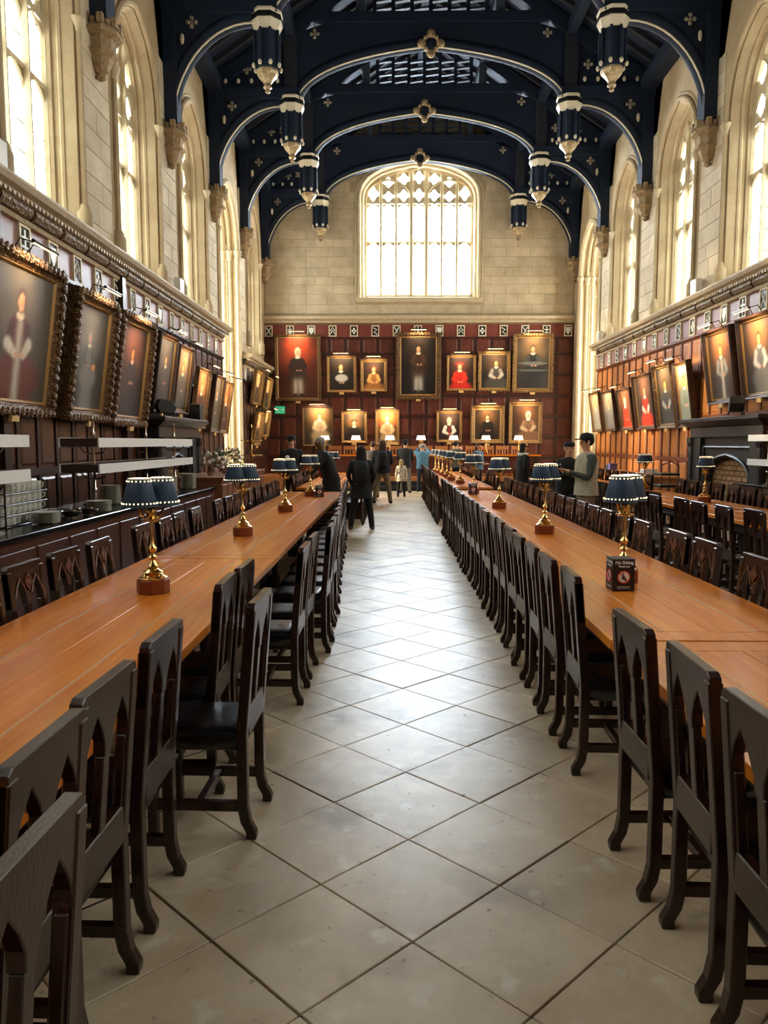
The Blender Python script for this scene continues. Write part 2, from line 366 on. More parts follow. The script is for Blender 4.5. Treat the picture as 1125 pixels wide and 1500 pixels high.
def block(parent, M, u0, u1, z0, z1, axis):
    """a dressed stone standing 12 mm proud of the joints"""
    k = (round(u1 - u0, 2), round(z1 - z0, 2), axis); g = .006
    if k not in blockmesh:
        a, b = k[0] / 2 - g, k[1] / 2 - g; d = .012
        mb = MB()
        if axis == 'X': mb.box(-d, d, -a, a, -b, b)
        else: mb.box(-a, a, -d, d, -b, b)
        blockmesh[k] = mb.mesh('stone_block', 'stone_block', bevel=.004)
    put('stone_block', blockmesh[k], parent, M((u0 + u1) / 2, (z0 + z1) / 2, random.uniform(-.004, .002)))
def shafts(wall, M, hw, z0, zs, za, dep, r=.06):
    mb = MB()
    for off, dd in ((.10, -.03), (.24, .02)):
        mb.tube([M(u, z, dd) for u, z in arch(hw + off, z0 + .5, zs, za + off * .8)], r * (.8 if off > .2 else 1), 7)
    mb.tube([M(u, z, dep * .5) for u, z in arch(hw * .95, z0 + .2, zs, za - .07)], r * .7, 6)
    mb.tube([M(u, z, dep - .06) for u, z in arch(1.03, z0 + .2, zs, za - .15)], r, 6)
    mb.build('arch_moulding', 'stone', wall, smooth=50)
    for s in (-1, 1):
        cap = MB(); u = s * (hw + .10)
        def ring(zc, rr): cap.add([M(u + rr * math.cos(q * PI / 4), zc, -.03 + rr * math.sin(q * PI / 4)) for q in range(8)], [])
        for zc, rr in ((zs - .16, .065), (zs - .1, .075), (zs, .12), (zs + .05, .13), (zs + .08, .1)): ring(zc, rr)
        cap.f += [(i * 8 + k, i * 8 + (k + 1) % 8, i * 8 + 8 + (k + 1) % 8, i * 8 + 8 + k) for i in range(4) for k in range(8)]; cap.mi += [0] * 32
        cap.build('capital', 'stone_pale', wall, smooth=50)
        bs = MB(); 
        for zc, rr in ((z0 + .02, .14), (z0 + .4, .14), (z0 + .46, .1), (z0 + .5, .1), (z0 + .55, .07)): bs.add([M(u + rr * math.cos(q * PI / 4), zc, -.03 + rr * math.sin(q * PI / 4)) for q in range(8)], [])
        bs.f += [(i * 8 + k, i * 8 + (k + 1) % 8, i * 8 + 8 + (k + 1) % 8, i * 8 + 8 + k) for i in range(4) for k in range(8)]; bs.mi += [0] * 32
        bs.build('shaft_base', 'stone', wall, smooth=50)
ZC, ZT = 4.9, 12.0       # top of side cornice, top of side walls
wbm = {'L': MB(), 'R': MB()}
WALL = {}
for side in 'LR':
    mb = wbm[side]; lst = []
    for yc in (-1.05, 2.95, 6.95, 10.95, 14.95, 18.95, 22.95, 26.95):
        M = wallmap(side, yc); tall = (side == 'L' and yc == 22.95) or (side == 'R' and yc == 26.95)
        if tall:
            bay_wall(mb, M, 2.0, 0, ZT, arch(1.4, 0, 7.7, 9.5), arch(1.36, 0, 7.7, 9.45), 1.7)
        else:
            bay_wall(mb, M, 2.0, 0, ZT, arch(1.15, 4.95, 8.25, 9.95), arch(1.0, 5.08, 8.22, 9.78), .42)
    X = XL if side == 'L' else XR; d = -1 if side == 'L' else 1
    mb.box(min(X, X + d * .3), max(X, X + d * .3), YB - .1, -3.05, 0, ZT)
    mb.box(min(X, X + d * .3), max(X, X + d * .3), 28.95, YE + .3, 0, ZT)
    WALL[side] = struct(mb.build('wall_left' if side == 'L' else 'wall_right', 'stone'))
    for yc in (-1.05, 2.95, 6.95, 10.95, 14.95, 18.95, 22.95, 26.95):
        M = wallmap(side, yc); tall = (side == 'L' and yc == 22.95) or (side == 'R' and yc == 26.95)
        if tall:
            window(M, 1.36, .9, 7.7, 9.45, 1.72, 3, (3.2, 5.6), 'glass_bay')
            box(*sorted((X + d * 1.72, X + d * 1.9)), yc - 1.4, yc + 1.4, 0, .9).build('bay_apron', 'stone', WALL[side])
            rb = MB()
            for q, rr in ((0, .09), (.25, .06), (.45, .08), (.7, .06), (.95, .08), (1.3, .06)):
                rb.tube([M(u, z, q) for u, z in arch(1.4 - .02, 0, 7.7, 9.5 - .03)], rr, 7)
            rb.build('arch_rib', 'stone_pale', WALL[side], smooth=50)
            cp = MB()
            for q in (0, .25, .45, .7, .95, 1.3):
                for s in (-1, 1):
                    x, y, _ = M(s * 1.38, 0, q); cp.lathe([(.07, -.2), (.1, -.16), (.09, -.05), (.13, .02), (.14, .1), (.08, .14)], 8, (x, y, 7.7))
            cp.build('capital', 'stone_pale', WALL[side], smooth=40)
            # blind tracery on the far jamb
            jt = MB(); yj = yc + 1.38
            for q in (.35, .8, 1.25):
                xx = X + d * q; jt.tube([(xx, yj, .6), (xx, yj, 8.0)], .05, 6)
            for zq in (3.0, 5.0, 7.1):
                for q in (.35, .8):
                    xa, xb = X + d * q, X + d * (q + .45)
                    jt.tube([(xa, yj, zq - .18), ((xa + xb) / 2, yj, zq), (xa, yj, zq + .18)], .03, 5); jt.tube([(xb, yj, zq - .18), ((xa + xb) / 2, yj, zq), (xb, yj, zq + .18)], .03, 5)
            jt.build('blind_tracery', 'stone_pale', WALL[side], smooth=40)
        else:
            window(M, 1.0, 5.08, 8.22, 9.78, .42, 3 if yc < 24 else 2, (7.15,), 'glass_old')
            if yc > 6: shafts(WALL[side], M, 1.15, 4.95, 8.25, 9.95, .42)
    # dressed stones of the piers
    for t in [8.95] + TR[:4]:
        if side == 'R' and t > 24: pass
        M = wallmap(side, t); z = 4.98; k = 0
        tallL = side == 'L' and t in (20.95, 24.95); 
        while z < 9.6:
            h = [.36, .42, .33, .4][k % 4]; e = .42 if tallL or (side == 'R' and t == 24.95) else .55
            sp = [-e, -.05 if k % 2 else .12, e] if k % 3 else [-e, e]
            for a, b in zip(sp, sp[1:]): block(WALL[side], M, a, b, z, z + h, 'X')
            z += h; k += 1
    # corbels carrying the trusses
    cme = None
    for t in TR:
        if cme is None:
            cb = MB(); cb.lathe([(.03, 0), (.08, .03), (.09, .07), (.05, .1), (.12, .14), (.17, .24), (.2, .34), (.28, .38), (.29, .43), (.22, .45), (.24, .58), (.25, .62), (.36, .67), (.37, .73), (.31, .76), (.31, .8), (.3, .8)], 8, ph=PI / 8)
            for q in range(8):
                a = q * PI / 4 + PI / 8; cb.box(.3 * math.cos(a) - .05, .3 * math.cos(a) + .05, .3 * math.sin(a) - .05, .3 * math.sin(a) + .05, .78, .93)
                a += PI / 8; cb.box(.29 * math.cos(a) - .03, .29 * math.cos(a) + .03, .29 * math.sin(a) - .03, .29 * math.sin(a) + .03, .78, .87)
            cme = cb.mesh('corbel', 'stone_carved')
        put('corbel', cme, WALL[side], (X - d * .1, t, 7.72))
# end wall
mb = MB(); M = wallmap('E', 0)
bay_wall(mb, M, 6.2, 0, 15.8, arch(2.28, 7.2, 11.0, 12.35), arch(2.06, 7.4, 11.0, 12.2), .45)
wall_end = struct(mb.build('wall_far', 'stone'))
window(M, 2.06, 7.4, 11.0, 12.2, .45, 7, (9.45,), 'glass')
fm = MB()
for off, dd, rr in ((.02, -.02, .07), (.14, 0, .05), (-.1, .2, .05)):
    fm.tube([M(u, z, dd) for u, z in arch(2.28 + off, 7.25, 11.0, 12.35 + off)], rr, 7)
fm.box(XC - 2.45, XC + 2.45, YE - .1, YE + .45, 7.08, 7.25)
fm.build('window_surround', 'stone_pale', wall_end, smooth=45)
z = 6.66; k = 0
while z < 12.6:
    h = [.34, .4, .36, .3][k % 4]; u = -5.95 + (0 if k % 2 else -.35)
    while u < 5.95:
        w = [.9, .7, 1.05, .8][(k * 3 + int(u * 2)) % 4]; a, b = max(u, -5.95), min(u + w, 5.95)
        lim = 0
        if z + h > 7.0:
            lim = 2.46 if z < 11.0 else (2.46 * math.sqrt(max(0, 1 - ((z - 11.0) / 1.6) ** 2)) + .1 if z < 12.6 else 0)
        for a_, b_ in ([(a, min(b, -lim)), (max(a, lim), b)] if lim else [(a, b)]):
            if b_ - a_ > .15: block(wall_end, M, a_, b_, z, z + h, 'Y')
        u += w
    z += h; k += 1
wall_back = struct(box(XL - .3, XR + .3, YB - .3, YB, 0, 15.8).build('wall_back', 'panel_left'))

# coloured glass roundels in the end window
wend = bpy.data.objects['window_%d' % WN[0]]
for (px, py, mm, rr) in ((586, 408, 'glass_blue', .07), (592, 408, 'glass_red', .05), (652, 407, 'glass_red', .1), (672, 406, 'glass_blue', .09), (582, 335, 'glass_red', .06), (590, 336, 'glass_red', .05), (629, 335, 'glass_red', .06), (638, 335, 'glass_red', .06)):
    p = on(1, YE + .45, px, py); MB().prism([(rr * math.cos(q * PI / 5), rr * math.sin(q * PI / 5)) for q in range(10)], 1, -.006, .0).build('roundel', mm, wend, (p.x, YE + .445, p.z))

# ---------------------------------------------------------------- panelling, friezes and cornices
def shield(parent, loc, rot, k, w=.3, h=.44):
    """heraldic tablet: cream border, dark field, white charge"""
    key = k % 6
    if key not in SH:
        f = MB()
        for x0, x1, z0, z1 in ((-w / 2, w / 2, 0, .035), (-w / 2, w / 2, h - .035, h), (-w / 2, -w / 2 + .035, .035, h - .035), (w / 2 - .035, w / 2, .035, h - .035)): f.box(x0, x1, -.035, 0, z0, z1)
        b = box(-w / 2 + .03, w / 2 - .03, -.015, 0, .03, h - .03)
        c = MB(); cx, cz = 0, h / 2
        if key == 0: c.tube([(-.09, -.02, cz - .14), (.09, -.02, cz + .14)], .018, 4); c.tube([(.09, -.02, cz - .14), (-.09, -.02, cz + .14)], .018, 4)
        elif key == 1: c.box(-.02, .02, -.03, -.01, cz - .15, cz + .15); c.box(-.09, .09, -.03, -.01, cz + .02, cz + .06); c.box(-.09, .09, -.03, -.01, cz - .09, cz - .06)
        elif key == 2: c.prism([(-.09, cz + .13), (-.09, cz - .02), (0, cz - .15), (.09, cz - .02), (.09, cz + .13)], 1, -.03, -.01)
        elif key == 3: c.tube([(-.09, -.02, cz - .12), (0, -.02, cz + .02), (.09, -.02, cz - .12)], .018, 4); c.tube([(-.09, -.02, cz + .0), (0, -.02, cz + .14), (.09, -.02, cz + .0)], .018, 4)
        elif key == 4:
            for q in range(4): c.ball((.055 * math.cos(q * PI / 2), -.02, cz + .075 * math.sin(q * PI / 2)), (.04, .012, .045), 8, 5)
        else: c.tube([(-.08, -.02, cz + .12), (.06, -.02, cz + .04), (-.05, -.02, cz - .04), (.08, -.02, cz - .14)], .02, 4)
        SH[key] = (f.mesh('tablet_frame', 'cream'), b.mesh('tablet_field', 'sign_black'), c.mesh('tablet_charge', 'white_trim'))
    o = put('heraldic_tablet', SH[key][1], parent, loc, rot); put('tablet_frame', SH[key][0], o); put('tablet_charge', SH[key][2], o)
SH = {}; panelmesh = {}
def panel(parent, rot, loc, w, h, mm):
    k = (round(w, 2), round(h, 2), mm)
    if k not in panelmesh:
        a, b = w / 2, h / 2; p = MB()
        L0 = [(-a, -.01, -b), (a, -.01, -b), (a, -.01, b), (-a, -.01, b)]; e = .035
        L1 = [(x * (1 - e / a), -.012, z * (1 - e / b)) for x, y, z in L0]; L2 = [(x * (1 - 2 * e / a), -.03, z * (1 - 2 * e / b)) for x, y, z in L0]
        p.add(L0 + L1 + L2, [(i, (i + 1) % 4, 4 + (i + 1) % 4, 4 + i) for i in range(4)] + [(4 + i, 4 + (i + 1) % 4, 8 + (i + 1) % 4, 8 + i) for i in range(4)] + [(8, 9, 10, 11)])
        panelmesh[k] = p.mesh('panel', mm)
    put('panel', panelmesh[k], parent, loc, rot)
def panelling(name, parent, base, rot, length, rows, cw, mm, fm):
    """frame boards with raised panels; local x along the wall, -y into the room"""
    R = Matrix.Rotation(rot, 4, 'Z'); base = Vector(base)
    n = max(1, round(length / cw)); cw = length / n
    fr = MB(); zt = rows[-1]
    fr.box(0, length, 0, .03, 0, zt)
    for i in range(n + 1): fr.box(max(0, i * cw - .04), min(length, i * cw + .04), -.035, 0, 0, zt)
    for z in rows: fr.box(0, length, -.045, 0, max(0, z - .05), z + .05 if z < zt else zt)
    o = fr.build(name, fm, None, base); o.rotation_euler = (0, 0, rot); struct(o)
    for i in range(n):
        for z0, z1 in zip(rows, rows[1:]):
            panel(o, (0, 0, 0), ((i + .5) * cw, 0, (z0 + z1) / 2), cw - .08, z1 - z0 - .1, mm)
    return o
TN = [1]
def side_dress(side, y0, y1, mm, fm, ztop=4.1, cw=.56):
    X = XL + .06 if side == 'L' else XR - .06
    # for the left wall local x runs towards the camera (rot +90: x->+y) with -y facing +X
    if side == 'L': w = panelling('baseboard_left' if y0 < 20 else 'baseboard_left_dais', None, (X, y0, 0), PI / 2, y1 - y0, [0, 1.3, 2.25, 3.2, ztop], cw, mm, fm)
    else: w = panelling('baseboard_right', None, (X, y1, 0), -PI / 2, y1 - y0, [0, 1.3, 2.25, 3.2, ztop], cw, mm, fm)
    s = 1 if side == 'L' else -1
    TN[0] += 1
    c = MB()
    c.box(*sorted((X - s * .06, X + s * .02)), y0, y1, ztop, ztop + .5)
    tr = struct(c.build('trim_%d' % TN[0], 'frieze_sky_pink'))
    prof = [(X, ztop + .46), (X + s * .08, ztop + .46), (X + s * .1, ztop + .5), (X + s * .1, ztop + .52), (X, ztop + .52)]
    MB().prism(prof, 1, y0, y1).build('bead', 'cornice', tr)
    prof = [(X - s * .06, ztop + .7), (X + s * .2, ztop + .7), (X + s * .22, ztop + .73), (X + s * .3, ztop + .76), (X + s * .34, ztop + .82), (X + s * .34, ztop + .85), (X - s * .1, ztop + .97)]
    MB().prism(prof, 1, y0, y1 + .1).build('cornice', 'cornice', tr)
    MB().prism([(X - s * .06, ztop + .5), (X + s * .08, ztop + .5), (X + s * .08, ztop + .72), (X - s * .06, ztop + .72)], 1, y0, y1).build('cornice_back', 'frame_wood_left', tr)
    MB().prism([(X, ztop - .02), (X + s * .09, ztop - .02), (X + s * .09, ztop + .03), (X + s * .03, ztop + .06), (X, ztop + .06)], 1, y0, y1).build('panel_moulding', fm, tr)
    den = MB(); y = y0
    while y < y1: den.box(*sorted((X + s * .16, X + s * .25)), y, y + .05, ztop + .655, ztop + .7); y += .11
    o = den.build('dentil', 'cornice', tr); o['kind'] = 'stuff'
    y = y0 + .04; cm = None
    while y + .8 < y1 + .1:
        if cm is None:
            cb = MB(); cb.prism([(0, 0), (s * .1, .01), (s * .15, .07), (s * .14, .13), (0, .15)], 1, 0, .78); cm = cb.mesh('carved_leaf_block', 'gilt_cornice')
        put('carved_leaf_block', cm, tr, (X + s * .06, y, ztop + .51)); y += .86
    k = 0; y = y0 + .3
    while y < y1 - .2:
        shield(tr, (X + s * .02, y, ztop + .04), (0, 0, PI / 2 * s), k, w=.3, h=.42); k += 1; y += .82
    return w
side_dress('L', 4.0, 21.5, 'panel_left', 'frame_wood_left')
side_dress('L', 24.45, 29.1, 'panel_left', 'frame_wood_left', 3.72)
side_dress('R', 4.0, 25.35, 'panel_right_lit', 'frame_wood_right_lit')
for y in (13.35, 9.1):   # pilasters dividing the left panelling
    box(XL + .05, XL + .2, y, y + .16, 0, 4.62).build('pilaster', 'frame_wood_left', bpy.data.objects['baseboard_left'], (0, 0, 0)).matrix_parent_inverse = bpy.data.objects['baseboard_left'].matrix_basis.inverted()
we = panelling('baseboard_far', None, (XL, YE - .08, .4), 0, 11.96, [0, .7, 1.5, 2.3, 3.1, 3.9, 4.7, 5.35], .62, 'panel_end', 'frame_wood_end')
TN[0] += 1
tr = struct(box(XL, XR, YE - .07, YE, 5.75, 6.32).build('trim_%d' % TN[0], 'frieze_red'))
MB().prism([(YE, 6.3), (YE - .14, 6.3), (YE - .16, 6.36), (YE - .3, 6.42), (YE - .32, 6.52), (YE, 6.66)], 0, XL, XR).build('cornice', 'cornice', tr)
box(XL, XR, YE - .1, YE, 6.24, 6.31).build('carved_band', 'gilt_cornice', tr)
for i in range(15):
    shield(tr, (-4.85 + i * .826 + .05, YE - .075, 5.78), (0, 0, 0), i, w=.3, h=.42)
for s, X in ((1, XL), (-1, XR)):   # picture lights' rail etc. are with the pictures
    pass

# ---------------------------------------------------------------- roof
HWD = 6.0; ZE, ZR = 11.5, 15.4
cl = MB()
for s in (-1, 1):
    cl.hexa([(XC, YB, ZR), (XC + s * 6.3, YB, ZE - .2), (XC + s * 6.3, YE + .3, ZE - .2), (XC, YE + .3, ZR)], [(XC, YB, ZR + .2), (XC + s * 6.3, YB, ZE), (XC + s * 6.3, YE + .3, ZE), (XC, YE + .3, ZR + .2)])
ceiling = struct(cl.build('ceiling', 'roof'))
sl = (ZR - ZE) / HWD
for s in (-1, 1):
    rm = MB(); rm.hexa([(0, -.06, -.16), (s * 6.0, -.06, -.16 - sl * 6), (s * 6.0, .06, -.16 - sl * 6), (0, .06, -.16)], [(0, -.06, 0), (s * 6.0, -.06, -sl * 6), (s * 6.0, .06, -sl * 6), (0, .06, 0)])
    rme = rm.mesh('rafter', 'roof_post')
    for i in range(34): put('rafter', rme, ceiling, (XC, 8.9 + i * .6, ZR))
    for u in (1.9, 3.75): box(XC + s * u - .12, XC + s * u + .12, 4, YE, ZR - sl * u - .45, ZR - sl * u - .15).build('purlin', 'roof', ceiling)
    box(*sorted((XC + s * 5.6, XC + s * 5.98)), 4, YE, 11.05, 11.4).build('wall_plate', 'roof', ceiling)
box(XC - .14, XC + .14, 4, YE, ZR - .5, ZR - .1).build('ridge_beam', 'roof', ceiling)
def mk_truss():
    T = thing('roof_truss', '', 'roof truss', (XC, 0, 0))
    th = .2
    def qell(n=14, o=0.0): return [(-4.02 - (1.9 - o) * math.cos(PI / 2 * i / n), 8.5 + (2.35 - o) * math.sin(PI / 2 * i / n)) for i in range(n + 1)]
    def coll(n=16, o=0.0):
        c = []
        for i in range(n + 1):
            t = i / n; c.append((-3.62 * (1 - t) ** 2 - 2 * 3.35 * t * (1 - t), 10.95 * (1 - t) ** 2 + 2 * 12.0 * t * (1 - t) + 12.35 * t * t - o))
        return c
    for s in (-1, 1):
        f = lambda P: [(-s * x, z) for x, z in P]
        MB().prism(f([(-5.98, 8.6), (-5.9, 8.5)] + qell() + [(-4.02, 11.0), (-5.98, 11.0)]), 1, -th * .6, th * .6).build('brace', 'roof', T)
        q = qell(); rb = MB(); rb.tube([(-s * x, 0, z) for x, z in q], .17, 8); rb.build('brace_rib', 'roof', T, smooth=50)
        ln = MB(); ln.tube([(-s * x, -.15, z - .05) for x, z in qell(14, .1)[3:]], .022, 5); ln.build('gilt_edge', 'gilt_line', T)
        MB().box(*sorted((s * 5.7, s * 5.98)), -.2, .2, 8.55, 11.6).build('wall_post', 'roof', T)
        MB().box(*sorted((s * 3.5, s * 5.98)), -.24, .24, 10.88, 11.15).build('hammer_beam', 'roof', T)
        MB().prism([(s * x, z) for x, z in ((3.6, 11.15), (5.98, 11.15), (5.98, ZE - .1), (3.6, ZE + sl * 2.4 - .15))], 1, -.06, .06).build('spandrel_panel', 'roof', T)
        MB().box(*sorted((s * 3.58, s * 3.92)), -.17, .17, 11.1, ZR - sl * 3.75 - .1).build('hammer_post', 'roof_post', T)
        MB().hexa([(0, -.18, ZR - .5), (s * 6, -.18, ZE - .5), (s * 6, .18, ZE - .5), (0, .18, ZR - .5)], [(0, -.18, ZR - .1), (s * 6, -.18, ZE - .1), (s * 6, .18, ZE - .1), (0, .18, ZR - .1)]).build('principal_rafter', 'roof', T)
        MB().box(*sorted((s * 1.75, s * 1.98)), -.12, .12, 12.9, ZR - sl * 1.9 - .1).build('queen_post', 'roof_lit', T)
        # emblems: foils and studs
        for (u, z, k) in ((5.35, 10.72, 0), (5.3, 11.62, 1), (4.93, 11.66, 2), (4.56, 11.7, 1), (4.2, 11.74, 2), (3.1, 12.55, 0)):
            em = MB().ball((s * u, -.12, z), (.05, .03, .05), 6, 4)
            for q in range(4): em.ball((s * u + .085 * math.cos(q * PI / 2 + k * PI / 4), -.14, z + .085 * math.sin(q * PI / 2 + k * PI / 4)), (.05, .03, .05), 6, 4)
            em.build('emblem', 'emblem', T)
        for u in (5.5, 5.15, 4.8, 4.45, 4.1): MB().ball((s * u, -.2, 11.34), (.05, .03, .07), 6, 4).build('stud', 'gilt_line', T)
        MB().ball((s * 5.55, -.2, 10.35), (.05, .03, .12), 6, 4).build('stud', 'gilt_line', T)
        # pendant lantern
        pd = put('pendant', MB().lathe([(.2, 9.72), (.25, 9.78), (.25, 10.55), (.27, 10.6)], 8, (0, 0, 0), ph=PI / 8).mesh('pendant', 'roof'), T, (s * 3.75, 0, 0))
        MB().lathe([(.27, 10.55), (.29, 10.6), (.35, 10.72), (.36, 10.78), (.33, 10.86), (.36, 10.9), (.36, 10.94), (.3, 10.96)], 8, ph=PI / 8).build('pendant_crown', 'gilt_line', pd)
        MB().lathe([(.355, 10.74), (.362, 10.76), (.362, 10.79), (.35, 10.86)], 8, ph=PI / 8).build('crown_band', 'black', pd)
        MB().lathe([(.02, 9.3), (.06, 9.33), (.05, 9.38), (.1, 9.42), (.08, 9.5), (.14, 9.58), (.22, 9.66), (.25, 9.72), (.25, 9.76), (.2, 9.78)], 8, ph=PI / 8).build('pendant_finial', 'gilt_boss', pd)
        for q in range(8):
            k = MB(); a = q * PI / 4 + PI / 8; k.tube([(.27 * math.cos(a), .27 * math.sin(a), 9.85), (.27 * math.cos(a), .27 * math.sin(a), 10.56)], .035, 5)
            k.build('pendant_shaft', 'roof', pd)
        for q in range(8):
            k = MB(); a = q * PI / 4 + PI / 8; k.ball((.3 * math.cos(a), .3 * math.sin(a), 9.84), (.045, .045, .06), 6, 4)
            k.build('pendant_knob', 'gilt_line', pd)
    c = coll(); full = c + [(-x, z) for x, z in c[-2::-1]]
    MB().prism(full + [(3.6, 12.6), (2.4, 12.95), (-2.4, 12.95), (-3.6, 12.6)], 1, -.1, .1).build('collar_arch', 'roof', T)
    MB().tube([(x, 0, z) for x, z in full], .17, 8).build('arch_rib', 'roof', T, smooth=50)
    lo = coll(16, .13); fl = lo[1:] + [(-x, z) for x, z in lo[-2:0:-1]]
    MB().tube([(x, -.14, z) for x, z in fl], .024, 5).build('gilt_edge', 'gilt_line', T)
    MB().box(-3.4, 3.4, -.17, .17, 12.85, 13.1).build('collar_beam', 'roof', T)
    bs = MB(); bs.tube([(.2 * math.cos(q * PI / 8), -.22, 12.25 + .2 * math.sin(q * PI / 8)) for q in range(16)], .05, 6, closed=True)
    for q in range(4): bs.ball((.25 * math.cos(q * PI / 2), -.22, 12.25 + .25 * math.sin(q * PI / 2)), (.12, .07, .12), 8, 6)
    for q in range(4): bs.ball((.2 * math.cos(q * PI / 2 + PI / 4), -.25, 12.25 + .2 * math.sin(q * PI / 2 + PI / 4)), .06, 6, 4)
    b = bs.build('boss', 'gilt_boss', T, smooth=50); MB().ball((0, -.2, 12.25), (.15, .06, .15), 8, 6).build('boss_shield', 'roof', b)
    # slatted panels above the collar
    for i in range(-3, 4):
        u = i * .5; MB().box(u - .05, u + .05, -.05, .05, 13.1, ZR - sl * abs(u) - .3).build('stud_post', 'roof', T)
        if i < 3:
            for k in range(4):
                z = 13.2 + k * .2; MB().hexa([(u + .05, -.04, z), (u + .45, -.04, z + .05), (u + .45, .06, z + .05), (u + .05, .06, z)], [(u + .05, -.04, z + .05), (u + .45, -.04, z + .1), (u + .45, .06, z + .1), (u + .05, .06, z + .05)]).build('slat', 'roof_lit', T)
    return T
t0 = mk_truss()
tl = ['dark carved roof truss nearest the camera, mostly above the picture', 'dark hammer-beam roof truss whose pendants hang nearest the top edge', 'dark hammer-beam roof truss with the uppermost visible gilt boss',
      'dark hammer-beam roof truss with the middle gilt boss', 'dark roof truss set against the end wall over the great window']
t0.location.y = TR[0]; t0['label'] = tl[0]; t0['group'] = 'roof trusses'
for y, l in zip(TR[1:], tl[1:]): dup(t0, (XC, y, 0), (0, 0, 0), l, 'roof trusses')

# ---------------------------------------------------------------- pictures
def paint(n, m, spec, asp):
    """an oil portrait as colours on an n x m grid"""
    u, v = np.meshgrid(np.linspace(-.5, .5, n), np.linspace(0, 1, m)); x = u * asp
    def C3(c): return np.array(lin(c)[:3])
    bgc, bg2 = C3(spec.get('bg', (38, 28, 22))), C3(spec.get('bg2', (70, 48, 32)))
    fx, fz, fr = spec.get('face', (0, .74, .07))
    d = np.sqrt((x - fx) ** 2 + (v - fz) ** 2); w = np.exp(-(d / .28) ** 2)[..., None]; img = bgc * (1 - w) + bg2 * w
    rng = np.random.RandomState(spec.get('seed', 1)); 
    for _ in range(26):
        a, b, s, q = rng.uniform(-.5, .5) * asp, rng.uniform(0, 1), rng.uniform(.05, .18), rng.uniform(-.3, .35)
        img = img * (1 + q * np.exp(-(((x - a) ** 2 + (v - b) ** 2) / s ** 2)))[..., None]
    def blend(mask, c, soft=None): 
        nonlocal img; k = np.clip(mask, 0, 1)[..., None]; img = img * (1 - k) + C3(c) * k
    def ell(cx, cz, rx, rz, s=10.): return 1 / (1 + np.exp((((x - cx) / rx) ** 2 + ((v - cz) / rz) ** 2 - 1) * s))
    def quad(z0, z1, w0, w1, c0=0, c1=0, s=60.):
        t = np.clip((v - z0) / (z1 - z0), 0, 1); hw = w0 + (w1 - w0) * t; cc = c0 + (c1 - c0) * t
        return 1 / (1 + np.exp((np.abs(x - cc) - hw) * s)) / (1 + np.exp((z0 - v) * s)) / (1 + np.exp((v - z1) * s))
    robe = spec.get('robe', (24, 20, 20)); rb2 = spec.get('robe2', robe); st = spec.get('stand', False); zb = .3 if st else -.1
    sh = fz - fr * 1.5
    if st:
        blend(quad(.06, .4, fr * .35, fr * .55, fx - fr * .8, fx - fr * .6), spec.get('legs', (196, 186, 170))); blend(quad(.06, .4, fr * .35, fr * .55, fx + fr * .9, fx + fr * .6), spec.get('legs', (196, 186, 170)))
        blend(ell(fx - fr, .05, fr * .8, .02), (20, 16, 14)); blend(ell(fx + fr * 1.1, .05, fr * .8, .02), (20, 16, 14))
    def limb(P_, r0, r1):
        out = np.zeros_like(x)
        for (ax, az), (bx, bz) in zip(P_, P_[1:]):
            dx, dz = bx - ax, bz - az; t = np.clip(((x - ax) * dx + (v - az) * dz) / (dx * dx + dz * dz + 1e-9), 0, 1)
            dd = np.sqrt((x - ax - t * dx) ** 2 + (v - az - t * dz) ** 2); out = np.maximum(out, 1 / (1 + np.exp((dd / (r0 + (r1 - r0) * t) - 1) * 8)))
        return out
    wd = spec.get('wide', 3.2)
    blend(quad(zb, sh - fr * .5, fr * wd, fr * 1.7, fx, fx, 40), robe); blend(ell(fx, sh - fr * 1.0, fr * 2.0, fr * 1.1), robe)
    if not st: blend(ell(fx + fr * .4, sh - fr * 6.2, fr * wd * 1.2, fr * 2.2, 5), robe)
    if 'sash' in spec: blend(quad(zb, sh - fr * .3, fr * .5, fr * .4, fx, fx + fr * .1), spec['sash'])
    arm = spec.get('arm', rb2)
    for sg, ez in ((-1, -3.0), (1, -2.7)):
        pts = [(fx + sg * fr * 1.55, sh - fr * 1.0), (fx + sg * fr * 2.15, sh + fr * ez), (fx + sg * fr * .9 + fr * .3, sh - fr * 3.9)]
        blend(limb(pts[:2], fr * .62, fr * .7), rb2); blend(limb(pts[1:], fr * .7, fr * .45) * .9, arm); blend(ell(pts[2][0] - sg * fr * .35, pts[2][1] - fr * .05, fr * .4, fr * .27), (206, 150, 110))
    fold = 1 + .09 * np.sin((x / fr) * 5 + np.sin(v * 21 + spec.get('seed', 1)) * 1.4) * (v < sh); img = img * fold[..., None]
    blend(ell(fx, sh + fr * .1, fr * .75, fr * .5), spec.get('collar', (220, 210, 190)))
    hair = spec.get('hair', (60, 42, 30)); blend(ell(fx, fz + fr * .15, fr * .95, fr * 1.35), hair)
    if 'hat' in spec: blend(ell(fx, fz + fr * 1.05, fr * 1.5, fr * .5), spec['hat'])
    sk = spec.get('skin', (226, 168, 120)); blend(ell(fx, fz - .05 * fr, fr * .66, fr * .95), sk)
    blend(ell(fx + fr * .28, fz - fr * .1, fr * .3, fr * .7, 4) * .35, (120, 70, 46))
    for s in (-1, 1): blend(ell(fx + s * fr * .26, fz + fr * .12, fr * .12, fr * .08) * .8, (50, 30, 24))
    blend(ell(fx, fz - fr * .48, fr * .22, fr * .07) * .8, (150, 62, 50))
    for (cx, cz, rx, rz, c) in spec.get('extra', ()): blend(ell(cx, cz, rx, rz), c)
    return np.clip(img, 0, 1)
PN = [0]
